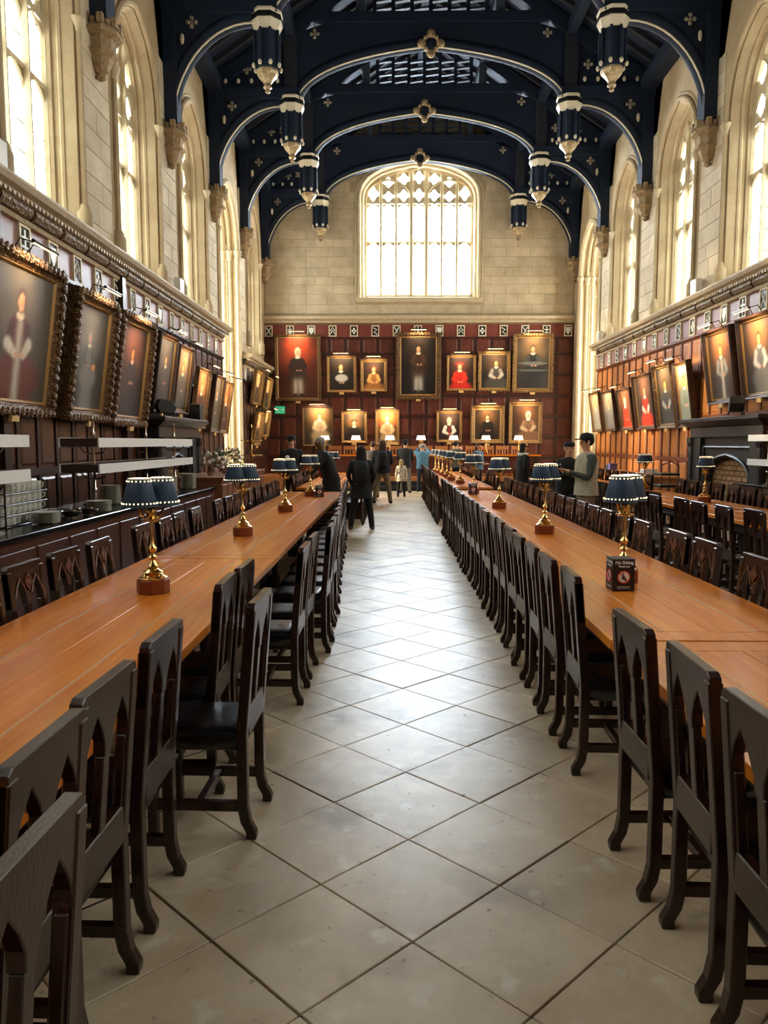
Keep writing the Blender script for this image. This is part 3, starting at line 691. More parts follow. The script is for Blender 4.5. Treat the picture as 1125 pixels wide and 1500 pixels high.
def picture(label, w, h, loc, rotz, tilt, spec, frame='frame_dark', fw=.09, fd=.08, lamp=8.0, plaque=True, ornate=False):
    PN[0] += 1; spec = dict(spec); spec['seed'] = PN[0]
    T = thing('framed_portrait', label, 'painting', loc, (tilt, 0, rotz), 'framed portraits on the hall walls')
    def loop(o, y): a, b = w / 2 - o, h / 2 - o; return [(-a, y, h / 2 - b), (a, y, h / 2 - b), (a, y, h / 2 + b), (-a, y, h / 2 + b)]
    f = MB(); Ls = [loop(0, 0), loop(0, -fd * .8), loop(fw * .15, -fd), loop(fw * .35, -fd * .95), loop(fw * .6, -fd * .6), loop(fw * .78, -fd * .55)]
    f.add([p for l in Ls for p in l], [(4 * i + k, 4 * i + (k + 1) % 4, 4 * i + 4 + (k + 1) % 4, 4 * i + 4 + k) for i in range(len(Ls) - 1) for k in range(4)] + [(3, 2, 1, 0)])
    if ornate:   # carved scrolls round the edge
        for s in (-1, 1):
            for i in range(int(h / .12)): f.ball((s * (w / 2 - fw * .25), -fd, .06 + i * .12), (fw * .32, .025, .05), 6, 4)
        for z in (fw * .25, h - fw * .25):
            for i in range(int(w / .12)): f.ball((-w / 2 + .06 + i * .12, -fd, z), (.05, .025, fw * .32), 6, 4)
    f.build('frame', frame, T)
    g = MB(); Ls = [loop(fw * .78, -fd * .55), loop(fw * .85, -fd * .6), loop(fw, -fd * .38)]
    g.add([p for l in Ls for p in l], [(4 * i + k, 4 * i + (k + 1) % 4, 4 * i + 4 + (k + 1) % 4, 4 * i + 4 + k) for i in range(2) for k in range(4)]); g.build('gilt_slip', 'slip', T)
    cw, ch = w - 2 * fw, h - 2 * fw; n, m = 44, 64
    img = paint(n, m, spec, cw / ch)
    vs = [(-cw / 2 + cw * i / (n - 1), -fd * .4, fw + ch * j / (m - 1)) for j in range(m) for i in range(n)]
    me = bpy.data.meshes.new('canvas'); me.from_pydata(vs, [], [(j * n + i, j * n + i + 1, (j + 1) * n + i + 1, (j + 1) * n + i) for j in range(m - 1) for i in range(n - 1)])
    ca = me.color_attributes.new('paint', 'FLOAT_COLOR', 'POINT'); ca.data.foreach_set('color', np.concatenate([img, np.ones((m, n, 1))], 2).astype(np.float32).ravel())
    me.materials.append(MATS['canvas']); put('canvas', me, T)
    if plaque: box(-.09, .09, -fd * 1.06, -fd * .8, -.07, .01).build('name_plate', 'plaque', T)
    lw = min(.32, w * .28); top = h + .1
    L_ = MB().tube([(-lw, -.34, top), (lw, -.34, top)], .022, 8).build('picture_light', 'lamp_metal', T)
    for s in (-1, 1): MB().tube([(s * lw * .5, -.02, h - .03), (s * lw * .5, -.1, top + .04), (s * lw * .5, -.34, top)], .009, 5).build('arm', 'lamp_metal', L_)
    box(-lw * .9, lw * .9, -.35, -.33, top - .026, top - .021).build('lamp_strip', 'bulb', L_)
    if lamp:
        a = bpy.data.lights.new('picture_lamp', 'AREA'); a.shape = 'RECTANGLE'; a.size = 2 * lw; a.size_y = .04; a.energy = lamp * .16; a.color = (1, .74, .45); a.spread = math.radians(110)
        lo = bpy.data.objects.new('picture_lamp', a); C.objects.link(lo); lo.parent = T; lo.location = (0, -.33, top - .035); lo.rotation_euler = (math.radians(38), 0, 0)
    return T
def end_pic(label, x0, x1, y0, y1, spec, **k):
    a, b = on(1, YE - .2, x0, y1), on(1, YE - .2, x1, y0)
    picture(label, b.x - a.x, b.z - a.z, ((a.x + b.x) / 2, YE - .14, a.z), 0, .03, spec, **k)
BK = (24, 20, 20)
end_pic('full-length portrait with glowing red background, far left of upper row, end wall', 403, 470, 490, 588, dict(stand=True, bg=(66, 22, 12), bg2=(176, 62, 24), robe=(40, 26, 20), face=(0, .76, .055), hair=(206, 190, 160), legs=(206, 196, 180)), frame='frame_gilt', fw=.14, fd=.1)
end_pic('small dark portrait of white-sleeved sitter facing right, beside the red-background portrait', 479, 521.6, 521.5, 575, dict(bg=(22, 18, 16), bg2=(56, 40, 26), robe=BK, face=(-.02, .72, .09), extra=((.0, .38, .2, .12, (176, 176, 172)),)), frame='frame_gold', fw=.1)
end_pic('small portrait of a sitter in pale gold ruffed dress, end wall upper row', 528, 567, 526, 574, dict(bg=(30, 20, 16), bg2=(70, 42, 24), robe=(150, 96, 48), robe2=(206, 158, 92), face=(0, .72, .09), collar=(226, 206, 160), hair=(150, 66, 26), wide=3.6), frame='frame_gold', fw=.12)
end_pic('largest full-length portrait in carved gilt frame, centre of the end wall', 580, 646, 487.5, 585, dict(stand=True, bg=(22, 16, 14), bg2=(46, 32, 24), robe=(64, 40, 26), robe2=(78, 52, 36), face=(0, .8, .05), hat=(20, 16, 16), legs=(206, 196, 184), wide=2.6), frame='frame_gilt', fw=.2, fd=.14, ornate=True)
end_pic('small portrait of a sitter in bright red robe and red cap, end wall', 654, 697.5, 520, 572.5, dict(bg=(24, 16, 14), bg2=(70, 34, 22), robe=(190, 34, 20), robe2=(206, 50, 28), face=(-.05, .7, .09), hat=(206, 44, 26), hair=(90, 30, 20)), frame='frame_gold', fw=.1)
end_pic('portrait of a sitter in grey and white gown, right of the red-robed one', 700, 748, 515, 573, dict(bg=(24, 20, 17), bg2=(80, 56, 34), robe=(70, 64, 58), robe2=(150, 142, 130), face=(.06, .74, .08), arm=(190, 182, 166), wide=4), frame='frame_gold', fw=.13, ornate=True)
end_pic('large dim grey portrait in ornate gilt frame, far right of upper row', 750, 811, 489, 575, dict(bg=(46, 42, 38), bg2=(120, 92, 58), robe=(34, 34, 34), robe2=(70, 70, 68), face=(0, .78, .06), extra=((0, .5, .3, .03, (110, 110, 104)), (0, .36, .3, .02, (96, 96, 92)))), frame='frame_gold', fw=.17, fd=.12, ornate=True)
end_pic('dark-framed portrait with pale billowing sleeve, lower left of the end wall', 443, 488.5, 595.5, 654, dict(bg=(44, 36, 26), bg2=(130, 96, 50), robe=(160, 140, 112), robe2=(190, 172, 142), face=(.05, .78, .07), wide=3), frame='frame_dark', fw=.07, lamp=16)
end_pic('small dark portrait with cream mount, lower row beside the pale-sleeved one', 500, 537.7, 603, 649, dict(bg=(30, 24, 20), bg2=(110, 78, 40), robe=(24, 20, 20), face=(0, .66, .09), hat=(30, 24, 20)), frame='frame_gold', fw=.1, lamp=16)
end_pic('narrow portrait glowing orange of a sitter in pale dress, lower row', 549.5, 585, 600, 652, dict(bg=(60, 34, 20), bg2=(200, 110, 50), robe=(150, 126, 92), robe2=(180, 156, 120), face=(0, .76, .085), hair=(206, 150, 90), wide=2.6), frame='frame_gold', fw=.11, lamp=18)
end_pic('portrait of a seated cleric in white sleeves with red edges, lower row', 639, 677, 602, 648, dict(bg=(30, 20, 18), bg2=(70, 46, 32), robe=(36, 22, 20), robe2=(214, 206, 192), face=(0, .72, .09), arm=(220, 212, 200), sash=(120, 34, 26), hair=(180, 172, 160), wide=4), frame='frame_gold', fw=.1)
end_pic('portrait of a man in a plain black suit, gilt frame, lower row', 689, 739, 594, 650, dict(bg=(50, 36, 24), bg2=(110, 74, 42), robe=BK, face=(0, .74, .08), hair=(40, 30, 26)), frame='frame_gold', fw=.17)
end_pic('portrait of a seated white-wigged sitter in brown, lower right of the end wall', 744.6, 794.7, 589, 650, dict(bg=(56, 34, 22), bg2=(110, 70, 40), robe=(120, 86, 60), robe2=(150, 112, 84), face=(.08, .72, .08), hair=(214, 200, 180), arm=(196, 172, 140), wide=3.6), frame='frame_gold', fw=.14)
def side_pic(side, label, y0, y1, z0, z1, spec, tilt=.14, **k):
    X = XL + .15 if side == 'L' else XR - .15
    picture(label, y1 - y0, (z1 - z0) / math.cos(tilt), (X, (y0 + y1) / 2, z0), PI / 2 if side == 'L' else -PI / 2, tilt, spec, **k)
G = dict(bg=(46, 46, 46), bg2=(104, 92, 80))
side_pic('L', 'huge portrait of a figure in fur-collared red robe, nearest on the left wall', 8.1, 10.25, 2.05, 4.0, dict(bg=(60, 56, 48), bg2=(110, 96, 74), robe=(96, 34, 28), robe2=(64, 26, 24), face=(.06, .76, .075), hair=(80, 56, 38), collar=(222, 206, 176), arm=(206, 198, 180), sash=(190, 182, 166), wide=3.8), frame='frame_gilt', fw=.2, fd=.16, ornate=True, lamp=7)
side_pic('L', 'large grey painting of a tall pale figure in heavy carved frame, left wall', 10.6, 12.15, 2.04, 3.92, dict(G, bg2=(122, 116, 108), robe=(120, 118, 112), robe2=(90, 90, 88), face=(-.02, .7, .05), skin=(206, 160, 140), extra=((.12, .42, .045, .035, (214, 140, 80)),), hair=(150, 140, 130)), frame='frame_gilt', fw=.2, fd=.2, ornate=True, lamp=4)
side_pic('L', 'large portrait with glowing orange face on dark ground, heavy carved frame', 12.3, 14.0, 2.0, 3.9, dict(bg=(34, 26, 26), bg2=(120, 66, 40), robe=(50, 46, 50), face=(.02, .7, .06), skin=(236, 150, 70), collar=(230, 190, 150)), frame='frame_gilt', fw=.19, fd=.2, ornate=True, lamp=9)
side_pic('L', 'tall portrait above the left mantel, the nearer of two, dark frame', 14.65, 15.85, 2.3, 3.88, dict(G, robe=(70, 66, 66), face=(.03, .7, .06), skin=(232, 170, 110)), frame='frame_dark', fw=.1, fd=.12)
side_pic('L', 'tall portrait above the left mantel, the farther of two, brown frame', 16.0, 17.15, 2.34, 3.82, dict(G, bg2=(150, 120, 84), robe=(84, 80, 76), face=(.0, .7, .07), skin=(240, 176, 100)), frame='frame_dark', fw=.1, fd=.12, lamp=12)
side_pic('L', 'small bright portrait in brown frame just past the left mantel', 17.6, 18.8, 2.05, 3.5, dict(bg=(64, 44, 30), bg2=(170, 110, 60), robe=(60, 40, 30), face=(0, .7, .08), skin=(240, 190, 130)), frame='frame_gilt', fw=.1, fd=.1, lamp=12)
side_pic('L', 'narrow grey-green portrait, last but one before the left stone bay', 19.2, 20.25, 1.97, 3.46, dict(G, robe=(80, 80, 72), face=(.0, .7, .07)), frame='frame_dark', fw=.1, fd=.12, lamp=7)
side_pic('L', 'narrow portrait with glowing face, last before the left stone bay', 20.35, 21.35, 1.95, 3.4, dict(bg=(52, 40, 30), bg2=(150, 84, 40), robe=(56, 42, 36), face=(.0, .68, .08), skin=(244, 170, 90)), frame='frame_gilt', fw=.1, fd=.1, lamp=12)
for i, (y0, y1, z0, z1) in enumerate(((25.1, 26.6, 3.0, 4.15), (27.2, 28.5, 2.95, 4.1), (25.2, 26.5, 1.6, 2.75), (26.9, 28.2, 1.9, 2.9))):
    side_pic('L', ['upper gilt portrait beyond the left stone bay', 'gilt portrait next to the end wall corner, upper row on left', 'lower gilt portrait beyond the left stone bay', 'lower gilt portrait next to the end wall corner, on left'][i], y0, y1, z0, z1, dict(bg=(80, 60, 40), bg2=(190, 140, 84), robe=(50, 40, 34), face=(0, .7, .09)), frame='frame_gold', fw=.1, fd=.12, tilt=.16)
side_pic('R', 'narrow pale portrait, farthest on the right panelling', 24.1, 25.2, 2.05, 3.35, dict(bg=(120, 110, 96), bg2=(170, 140, 100), robe=(150, 146, 136), face=(0, .7, .08)), frame='frame_gilt', fw=.1, fd=.1)
side_pic('R', 'narrow grey portrait, second from the far end of the right panelling', 22.6, 23.8, 2.05, 3.3, dict(bg=(110, 106, 98), bg2=(160, 140, 110), robe=(140, 136, 128), face=(0, .7, .08)), frame='frame_dark', fw=.1, fd=.1)
side_pic('R', 'small portrait of a figure in red robe on white, right panelling', 20.95, 22.2, 2.05, 3.25, dict(bg=(90, 52, 36), bg2=(140, 84, 50), robe=(196, 50, 26), robe2=(206, 60, 36), face=(-.03, .7, .09), hair=(200, 190, 176)), frame='frame_dark', fw=.1, fd=.1)
side_pic('R', 'portrait of a seated figure in scarlet, dark frame, right panelling', 19.1, 20.6, 2.05, 3.5, dict(bg=(56, 46, 40), bg2=(110, 70, 44), robe=(186, 52, 34), robe2=(150, 40, 30), face=(0, .72, .08), collar=(230, 220, 210), arm=(206, 200, 190), wide=3.8), frame='frame_dark', fw=.11, fd=.14)
side_pic('R', 'grey portrait with lit face in pale wooden frame, right panelling', 17.72, 18.98, 2.05, 3.62, dict(G, bg2=(130, 104, 70), robe=(70, 72, 72), face=(0, .7, .075), skin=(240, 180, 100), arm=(180, 180, 176)), frame='frame_gilt', fw=.12, fd=.14, lamp=12)
side_pic('R', 'pale green-grey portrait beside the right mantel, lit from above', 16.74, 17.6, 2.05, 3.55, dict(bg=(96, 104, 96), bg2=(160, 132, 88), robe=(110, 118, 110), robe2=(120, 128, 120), face=(0, .72, .075), skin=(246, 190, 100), collar=(200, 196, 180)), frame='frame_dark', fw=.1, fd=.14, lamp=14)
side_pic('R', 'tall portrait of a robed figure above right mantel, the farther of two', 14.65, 15.95, 2.5, 4.0, dict(bg=(44, 38, 34), bg2=(150, 92, 40), robe=(60, 56, 54), robe2=(150, 146, 138), face=(0, .74, .07), skin=(250, 186, 90), sash=(206, 196, 176)), frame='frame_dark', fw=.11, fd=.16, lamp=14)
side_pic('R', 'tall portrait of a white-robed figure above right mantel, nearest the camera', 13.05, 14.4, 2.52, 4.02, dict(bg=(48, 44, 40), bg2=(140, 90, 42), robe=(110, 106, 100), robe2=(190, 184, 172), face=(0, .74, .07), skin=(250, 190, 100), arm=(206, 200, 190)), frame='frame_dark', fw=.11, fd=.16, lamp=14)
# exit sign on the end wall
ex = thing('exit_sign', 'small green exit sign with running figure on dark end wall panelling', 'sign', tuple(on(1, YE - .2, 410, 605)))
box(-.19, .19, 0, .05, -.02, .26).build('sign_box', 'sign_green', ex)
r_ = MB(); r_.ball((-.06, -.006, .2), (.022, .005, .022), 6, 4); r_.tube([(-.07, -.005, .17), (-.09, -.005, .1), (-.12, -.005, .04)], .012, 4); r_.tube([(-.09, -.005, .1), (-.04, -.005, .08), (-.04, -.005, .03)], .012, 4); r_.tube([(-.12, -.005, .14), (-.07, -.005, .16), (-.03, -.005, .12)], .01, 4)
r_.tube([(.03, -.005, .12), (.14, -.005, .12)], .012, 4); r_.tube([(.1, -.005, .17), (.14, -.005, .12), (.1, -.005, .07)], .012, 4); r_.build('running_figure_and_arrow', 'white', ex)

# ---------------------------------------------------------------- fireplaces
def fireplace(side, y0, y1, xf, label):
    s = 1 if side == 'L' else -1; X = XL + .1 if side == 'L' else XR - .1
    T = thing('fireplace', label, 'fireplace', (X, (y0 + y1) / 2, 0), (0, 0, PI / 2 * s)); hw = (y1 - y0) / 2; D = abs(xf - X)
    for q in (-1, 1):
        MB().box(*sorted((q * (hw - .55), q * (hw - .1))), -D + .12, 0, 0, 1.8).build('jamb', 'stone_dark', T, bevel=.01)
        MB().lathe([(.13, 0), (.13, .2), (.09, .26), (.09, 1.6), (.13, 1.7), (.14, 1.8)], 8, (q * (hw - .12), -D + .14, 0)).build('column', 'stone_dark', T)
    iw = hw - .55
    ar = arch(iw - .15, 0, .95, 1.42); P = ar + [(iw, 0), (iw, 1.8), (-iw, 1.8), (-iw, 0)]
    MB().prism(P, 1, -D + .22, -D + .34).build('arch_front', 'stone_dark', T)
    MB().tube([(u, -D + .2, z) for u, z in arch(iw - .12, 0, .95, 1.45)], .035, 6).build('arch_moulding', 'stone_dark', T)
    MB().tube([(-iw + .03, -D + .2, 0), (-iw + .03, -D + .2, 1.6), (iw - .03, -D + .2, 1.6), (iw - .03, -D + .2, 0)], .04, 6).build('square_moulding', 'stone_dark', T)
    MB().box(-hw + .05, hw - .05, -D + .1, 0, 1.8, 2.02).build('frieze_block', 'stone_dark', T, bevel=.015)
    MB().hexa([(-hw, -D + .08, 2.02), (hw, -D + .08, 2.02), (hw, 0, 2.02), (-hw, 0, 2.02)], [(-hw - .12, -D - .06, 2.12), (hw + .12, -D - .06, 2.12), (hw + .12, 0, 2.12), (-hw - .12, 0, 2.12)]).build('mantel_moulding', 'stone_dark', T)
    MB().box(-hw - .14, hw + .14, -D - .08, 0, 2.12, 2.2).build('mantel_shelf', 'stone_dark', T, bevel=.012)
    bk = MB().box(-iw, iw, -.06, -.02, 0, 1.5).build('fireback', 'mortar', T)
    bme = MB().box(-.105, .105, -.02, .02, -.045, .045).mesh('brick', 'brick', bevel=.006)
    for j in range(14):
        i = 0; u = -iw + .11 + (.11 if j % 2 else 0)
        while u < iw - .08: put('brick', bme, bk, (u, -.07 + random.uniform(-.005, .005), .06 + j * .102)); u += .224
    return T
fireplace('R', 13.2, 16.5, 6.45, 'black stone fireplace with brick back on the right wall')
fireplace('L', 14.25, 17.3, -4.4, 'black stone fireplace mostly hidden behind the left serving counter')
def speaker(loc, rz, label):
    T = thing('spotlight', label, 'spotlight', loc, (0, 0, rz))
    MB().prism([(-.16, 0.08), (.12, .05), (.18, .16), (.1, .3), (-.14, .34), (-.2, .2)], 1, -.13, .13).build('housing', 'black', T, bevel=.01)
    l = MB(); l.tube([(-.1, -.1, .12), (-.18, -.12, 0)], .015, 5); l.tube([(.1, -.1, .12), (.16, -.12, 0)], .015, 5); l.tube([(0, .1, .12), (0, .14, 0)], .015, 5); l.build('stand', 'black', T)
speaker((6.42, 14.0, 2.215), 1.2, 'black floodlight standing on the right mantel shelf')
speaker((-4.5, 14.75, 2.215), .6, 'black floodlight standing on the left mantel shelf')
T = thing('loudspeaker', 'small black box loudspeaker on the far end of left mantel shelf', 'speaker', (-4.48, 17.0, 2.2)); box(-.12, .12, -.18, .18, 0, .36).build('cabinet', 'black', T, bevel=.01); MB().lathe([(.08, 0), (.1, .01), (.02, .02)], 12).build('cone', 'cloth_black', T, (.0, -.185, .2)).rotation_euler = (PI / 2, 0, 0)
for (X, Y, lb) in ((XR - .18, 17.1, 'right cornice below the middle window'), (XR - .18, 24.9, 'far end of the right cornice'), (XL + .2, 9.2, 'left cornice at the picture edge'), (XL + .2, 16.9, 'left cornice beside a stone pier')):
    T = thing('floodlight_box', 'small pale floodlight box standing on the ' + lb, 'floodlight', (X, Y, 5.0)); box(-.07, .07, -.16, .16, 0, .34).build('housing', 'white_trim', T, bevel=.01); box(-.075, -.06, -.13, .13, .04, .3).build('lens', 'ceramic_grey', T)

# ---------------------------------------------------------------- tables
def table(label, x0, x1, y0, y1, far=False):
    T = thing('refectory_table', label, 'table', ((x0 + x1) / 2, (y0 + y1) / 2, 0), group='long oak dining tables'); hw, hl = (x1 - x0) / 2, (y1 - y0) / 2; zt = .78
    ed = [-hw, -hw + .30, -.0, hw - .30, hw]
    cut = [-hl + .16] + ([hl - .16] if not far else [hl - .16])
    for a, b in zip(ed, ed[1:]): box(a + .0015, b - .0015, cut[0] + .002, cut[1] - .002, zt - .045, zt).build('plank', 'table_top', T, bevel=.0015)
    for y in (-1, 1): box(-hw, hw, *sorted((y * (hl - .158), y * (hl - .006))), zt - .045, zt).build('end_board', 'table_top', T, bevel=.002)
    for x in (-hw + .30, hw - .30): box(x - .008, x + .008, -hl + .17, hl - .17, zt - .02, zt + .0012).build('inlay_strip', 'table_inlay', T)
    for x in (-1, 1): box(*sorted((x * (hw - .12), x * (hw - .15))), -hl + .2, hl - .2, zt - .17, zt - .045).build('apron', 'table_dark', T)
    n = max(2, round((y1 - y0) / 2.6) + 1)
    for i in range(n):
        y = -hl + .45 + (2 * hl - .9) * i / (n - 1)
        for x in (-1, 1): MB().lathe([(.06, 0), (.06, .12), (.035, .16), (.05, .3), (.055, .42), (.035, .52), (.055, .56), (.055, .74)], 8, (x * .06, y, 0)).build('leg', 'table_dark', T, smooth=40)
        box(-.1, .1, y - .09, y + .09, 0, .05).build('foot_rail', 'table_dark', T)
    return T
table('long oak table at the left, nearest section with the closest lamp', -1.97, -.93, -.6, 5.8)
table('long oak table at the left, section beyond the dark seam', -1.97, -.93, 5.81, 13.8)
table('oak table at the left, far section behind the leaning man in black', -1.97, -.93, 15.0, 22.6)
table('oak table right of the aisle, nearest section cut by the right edge', 1.02, 2.08, -.6, 3.38)
table('long oak table right of the aisle, section carrying the cube sign', 1.02, 2.08, 3.39, 11.7)
table('short oak table right of the aisle with the middle lamp', 1.02, 2.08, 11.71, 14.2)
table('oak table right of the aisle, farthest section crowded with lamps', 1.02, 2.08, 15.2, 23.4)
table('oak table along the right wall in front of the fireplace', 4.1, 5.2, 5.0, 14.3)
table('oak table along the right wall beyond the standing man in vest', 4.1, 5.2, 15.2, 22.5)
T = thing('high_table', 'oak high table across the dais before the end wall', 'table', (1.2, 27.4, .48)); box(-3.6, 4.2, -.4, .4, .72, .77).build('tabletop', 'table_top', T); box(-3.5, 4.1, -.3, .3, .1, .72).build('front_panel', 'panel_end', T)
for x in (-3.4, 0, 4.0): box(x - .08, x + .08, -.34, .34, 0, .72).build('leg', 'table_dark', T)

# ---------------------------------------------------------------- chairs (local: back at x=0, seat towards +x)
def mk_chair(joined, label):
    W = .192; LEAN = .05
    def lx(z): return -LEAN * max(0, (z - .46) / .57)
    P = []
    for s in (-1, 1):      # rear post: foot kicks back, upper part leans
        mb = MB(); pr = [(-.034, 0), (-.036, .03), (-.012, .075), (0, .14), (0, .46), (lx(.75), .75), (lx(1.0), 1.0)]
        a, b = sorted((s * W, s * (W - .042)))
        poly = [(x - .0, z) for x, z in pr] + [(x + .045, z) for x, z in pr[::-1]]
        mb.prism(poly, 1, a, b); P.append(('rear_leg', mb, 'chair_wood', .004))
    # crest rail with two lancet heads
    def bp(y, z, t): return (lx(z) + t, y, z)
    mb = MB(); i0 = W - .04; c = .022; zt, zl = 1.03, .80
    def lancet(a, b, z0): m = (a + b) / 2; h = (b - a); return [(a, z0), (a + h * .04, z0 + h * .35), (a + h * .22, z0 + h * .72), (m, z0 + h * 1.1), (b - h * .22, z0 + h * .72), (b - h * .04, z0 + h * .35), (b, z0)]
    low = [(-W, zl - .0), (-i0, zl)] + lancet(-i0, -c, zl)[1:-1] + [(-c, zl), (c, zl)] + lancet(c, i0, zl)[1:-1] + [(i0, zl), (W, zl)]
    poly = low + [(W, zt - .015), (W - .02, zt), (-W + .02, zt), (-W, zt - .015)]; n = len(poly)
    mb.add([bp(y, z, .004) for y, z in poly] + [bp(y, z, .041) for y, z in poly], [tuple(range(n))[::-1], tuple(range(n, 2 * n))] + [(i, (i + 1) % n, n + (i + 1) % n, n + i) for i in range(n)])
    P.append(('crest_rail', mb, 'chair_wood', .003))
    for y0, y1 in ((-c, c), (-i0 - .004, -i0 + .014), (i0 - .014, i0 + .004)):
        mb = MB(); mb.hexa([bp(y0, .56, .008), bp(y1, .56, .008), bp(y1, .56, .036), bp(y0, .56, .036)], [bp(y0, zl, .008), bp(y1, zl, .008), bp(y1, zl, .036), bp(y0, zl, .036)]); P.append(('splat', mb, 'chair_wood', .003))
    mb = MB().box(-.004, .036, -i0, i0, .45, .57); P.append(('back_rail', mb, 'chair_wood', .004))
    # carved lozenge on the front of the crest
    mb = MB(); zc = .925
    for r0, r1 in ((.05, .036), (.024, .0)):
        o4 = [(0, r0), (r0 * .8, 0), (0, -r0), (-r0 * .8, 0)]; i4 = [(0, r1), (r1 * .8, 0), (0, -r1), (-r1 * .8, 0)]
        vs = [bp(y, zc + z, .041) for y, z in o4] + [bp(y, zc + z, .05) for y, z in o4] + [bp(y, zc + z, .05) for y, z in i4] + [bp(y, zc + z, .042) for y, z in i4]
        mb.add(vs, [(a + i, a + (i + 1) % 4, a + 4 + (i + 1) % 4, a + 4 + i) for a in (0, 4, 8) for i in range(4)])
    for a, b in ((-i0, -c), (c, i0)):
        ls = lancet(a, b, zl); mb.tube([bp(y, z + .012, .044) for y, z in ls[1:-1]], .006, 4)
    P.append(('carving', mb, 'chair_carving', 0))
    mb = MB()      # upholstered seat
    A = [(.02, -.185), (.44, -.195), (.44, .195), (.02, .185)]
    def ring(z, k): return [(.23 + (x - .23) * k, y * k, z) for x, y in A]
    R = [ring(.395, .97), ring(.40, 1), ring(.455, 1.0), ring(.475, .95), ring(.488, .7), ring(.482, .3)]
    mb.add([p for r in R for p in r], [(4 * i + k, 4 * i + (k + 1) % 4, 4 * i + 4 + (k + 1) % 4, 4 * i + 4 + k) for i in range(len(R) - 1) for k in range(4)] + [(3, 2, 1, 0), (20, 21, 22, 23)])
    P.append(('seat', mb, 'leather', 0))
    for s in (-1, 1):
        mb = MB().box(.395, .437, *sorted((s * .15, s * .19)), 0, .40); P.append(('front_leg', mb, 'chair_wood', .004))
        mb = MB().box(.035, .40, *sorted((s * .152, s * .182)), .12, .165); P.append(('side_stretcher', mb, 'chair_wood', .004))
    mb = MB().box(.2, .235, -.155, .155, .125, .16); P.append(('cross_stretcher', mb, 'chair_wood', .003))
    mb = MB().box(.403, .43, -.152, .152, .2, .24); P.append(('front_stretcher', mb, 'chair_wood', .003))
    if not joined:
        T = thing('dining_chair', label, 'chair')
        for n_, mb, mm, bv in P: mb.build(n_, mm, T, smooth=None if n_ != 'seat' else 60, bevel=bv)
        return T
    J = MB(); ml = ['chair_wood', 'chair_carving', 'leather']
    for n_, mb, mm, bv in P: J.cur = ml.index(mm); J.add(mb.v, mb.f)
    o = J.build('dining_chair', ml); o['category'] = 'chair'; return o
proto = mk_chair(False, 'chair'); proto_far = mk_chair(True, 'chair'); used = [False, False]
def chairs(rowname, face, spots, group):
    for i, (y, x) in enumerate(spots):
        rz = (0 if face > 0 else PI) + random.uniform(-.035, .035); j = 1 if y > 9.5 else 0
        lb = 'dark carved wooden chair, %s from the camera, %s' % (ordn(i), rowname)
        p = (proto, proto_far)[j]; loc = (x + random.uniform(-.015, .015), y, 0)
        if not used[j]: used[j] = True; p.location = loc; p.rotation_euler = (0, 0, rz); p['label'] = lb; p['group'] = group; TREE[p.name] = [(c, kids(c)) for c in kids(p)]
        else: dup(p, loc, (0, 0, rz), lb, group)
def run(y0, y1, st, x): 
    r = []; y = y0
    while y < y1: r.append((y + random.uniform(-.03, .03), x)); y += st
    return r
LA = [(1.19, -.66), (1.64, -.83), (2.06, -.85), (2.6, -.85), (3.21, -.6), (3.62, -.85), (4.06, -.84), (4.84, -.6), (5.36, -.61), (6.03, -.52)] + [(6.55 + .5 * i, -.54 - .024 * i) for i in range(14)] + run(15.3, 22.3, .5, -.62)
chairs('aisle side of left table', -1, LA, 'chairs on the aisle side of the left table')
MA = [(1.26, .965), (1.82, .965), (2.3, .965), (2.8, .955), (3.84, .95), (4.36, .96), (4.85, .96)] + run(5.35, 14.0, .49, .955) + run(15.4, 23.2, .5, .95)
chairs('aisle side of middle table', 1, MA, 'chairs on the aisle side of the middle table')
LW = [(3.1, -2.04), (3.6, -2.04), (4.07, -2.04), (4.6, -2.04), (5.1, -2.04), (6.05, -2.04), (6.58, -2.04), (7.08, -2.04), (7.62, -2.04)] + run(8.7, 13.6, .5, -2.04) + run(15.3, 22.3, .5, -2.04)
chairs('counter side of left table', 1, LW, 'chairs on the counter side of the left table')
MR = [(3.3, 2.15), (3.82, 2.15), (4.35, 2.15), (5.08, 2.15), (5.6, 2.15), (6.35, 2.15), (6.92, 2.15), (7.42, 2.15), (7.9, 2.15)] + run(8.45, 14.1, .51, 2.15) + run(15.5, 17.2, .5, 2.16) + run(18.4, 23.2, .5, 2.16)
chairs('far side of middle table', -1, MR, 'chairs on the far side of the middle table')
RL = [(6.9, 3.66), (7.43, 3.66), (7.9, 3.55), (8.42, 3.5), (9.0, 3.52), (9.5, 3.4)] + run(10.1, 11.0, .5, 3.6) + run(11.6, 14.2, .5, 3.6) + run(15.4, 22.3, .52, 3.65)
chairs('aisle side of right table', 1, RL, 'chairs on the aisle side of the right table')
RR = run(9.5, 14.2, .54, 5.36) + run(15.5, 22, .6, 5.36)
chairs('wall side of right table', -1, RR, 'chairs on the wall side of the right table')
# pale oak chairs behind the high table
def oak_chair():
    J = MB(); W = .24
    for s in (-1, 1): J.box(-.02, .03, *sorted((s * W, s * (W - .05))), 0, 1.1); J.box(.4, .44, *sorted((s * W, s * (W - .05))), 0, .44)
    J.box(-.01, .02, -W, W, .95, 1.08); J.box(-.01, .02, -W, W, .55, .62)
    for y in (-.11, 0, .11): J.box(0, .015, y - .02, y + .02, .6, .96)
    J.box(0, .46, -W, W, .42, .48); return J.mesh('high_table_chair', 'oak_light', bevel=.004)
ocm = oak_chair()
for i in range(13): tag(put('high_table_chair', ocm, None, (-2.2 + i * .58, 28.3, .48), (0, 0, -PI / 2 + random.uniform(-.05, .05))), 'pale oak slat-backed chair, %s from left behind the high table' % ordn(i), 'chair', 'oak chairs behind the high table')

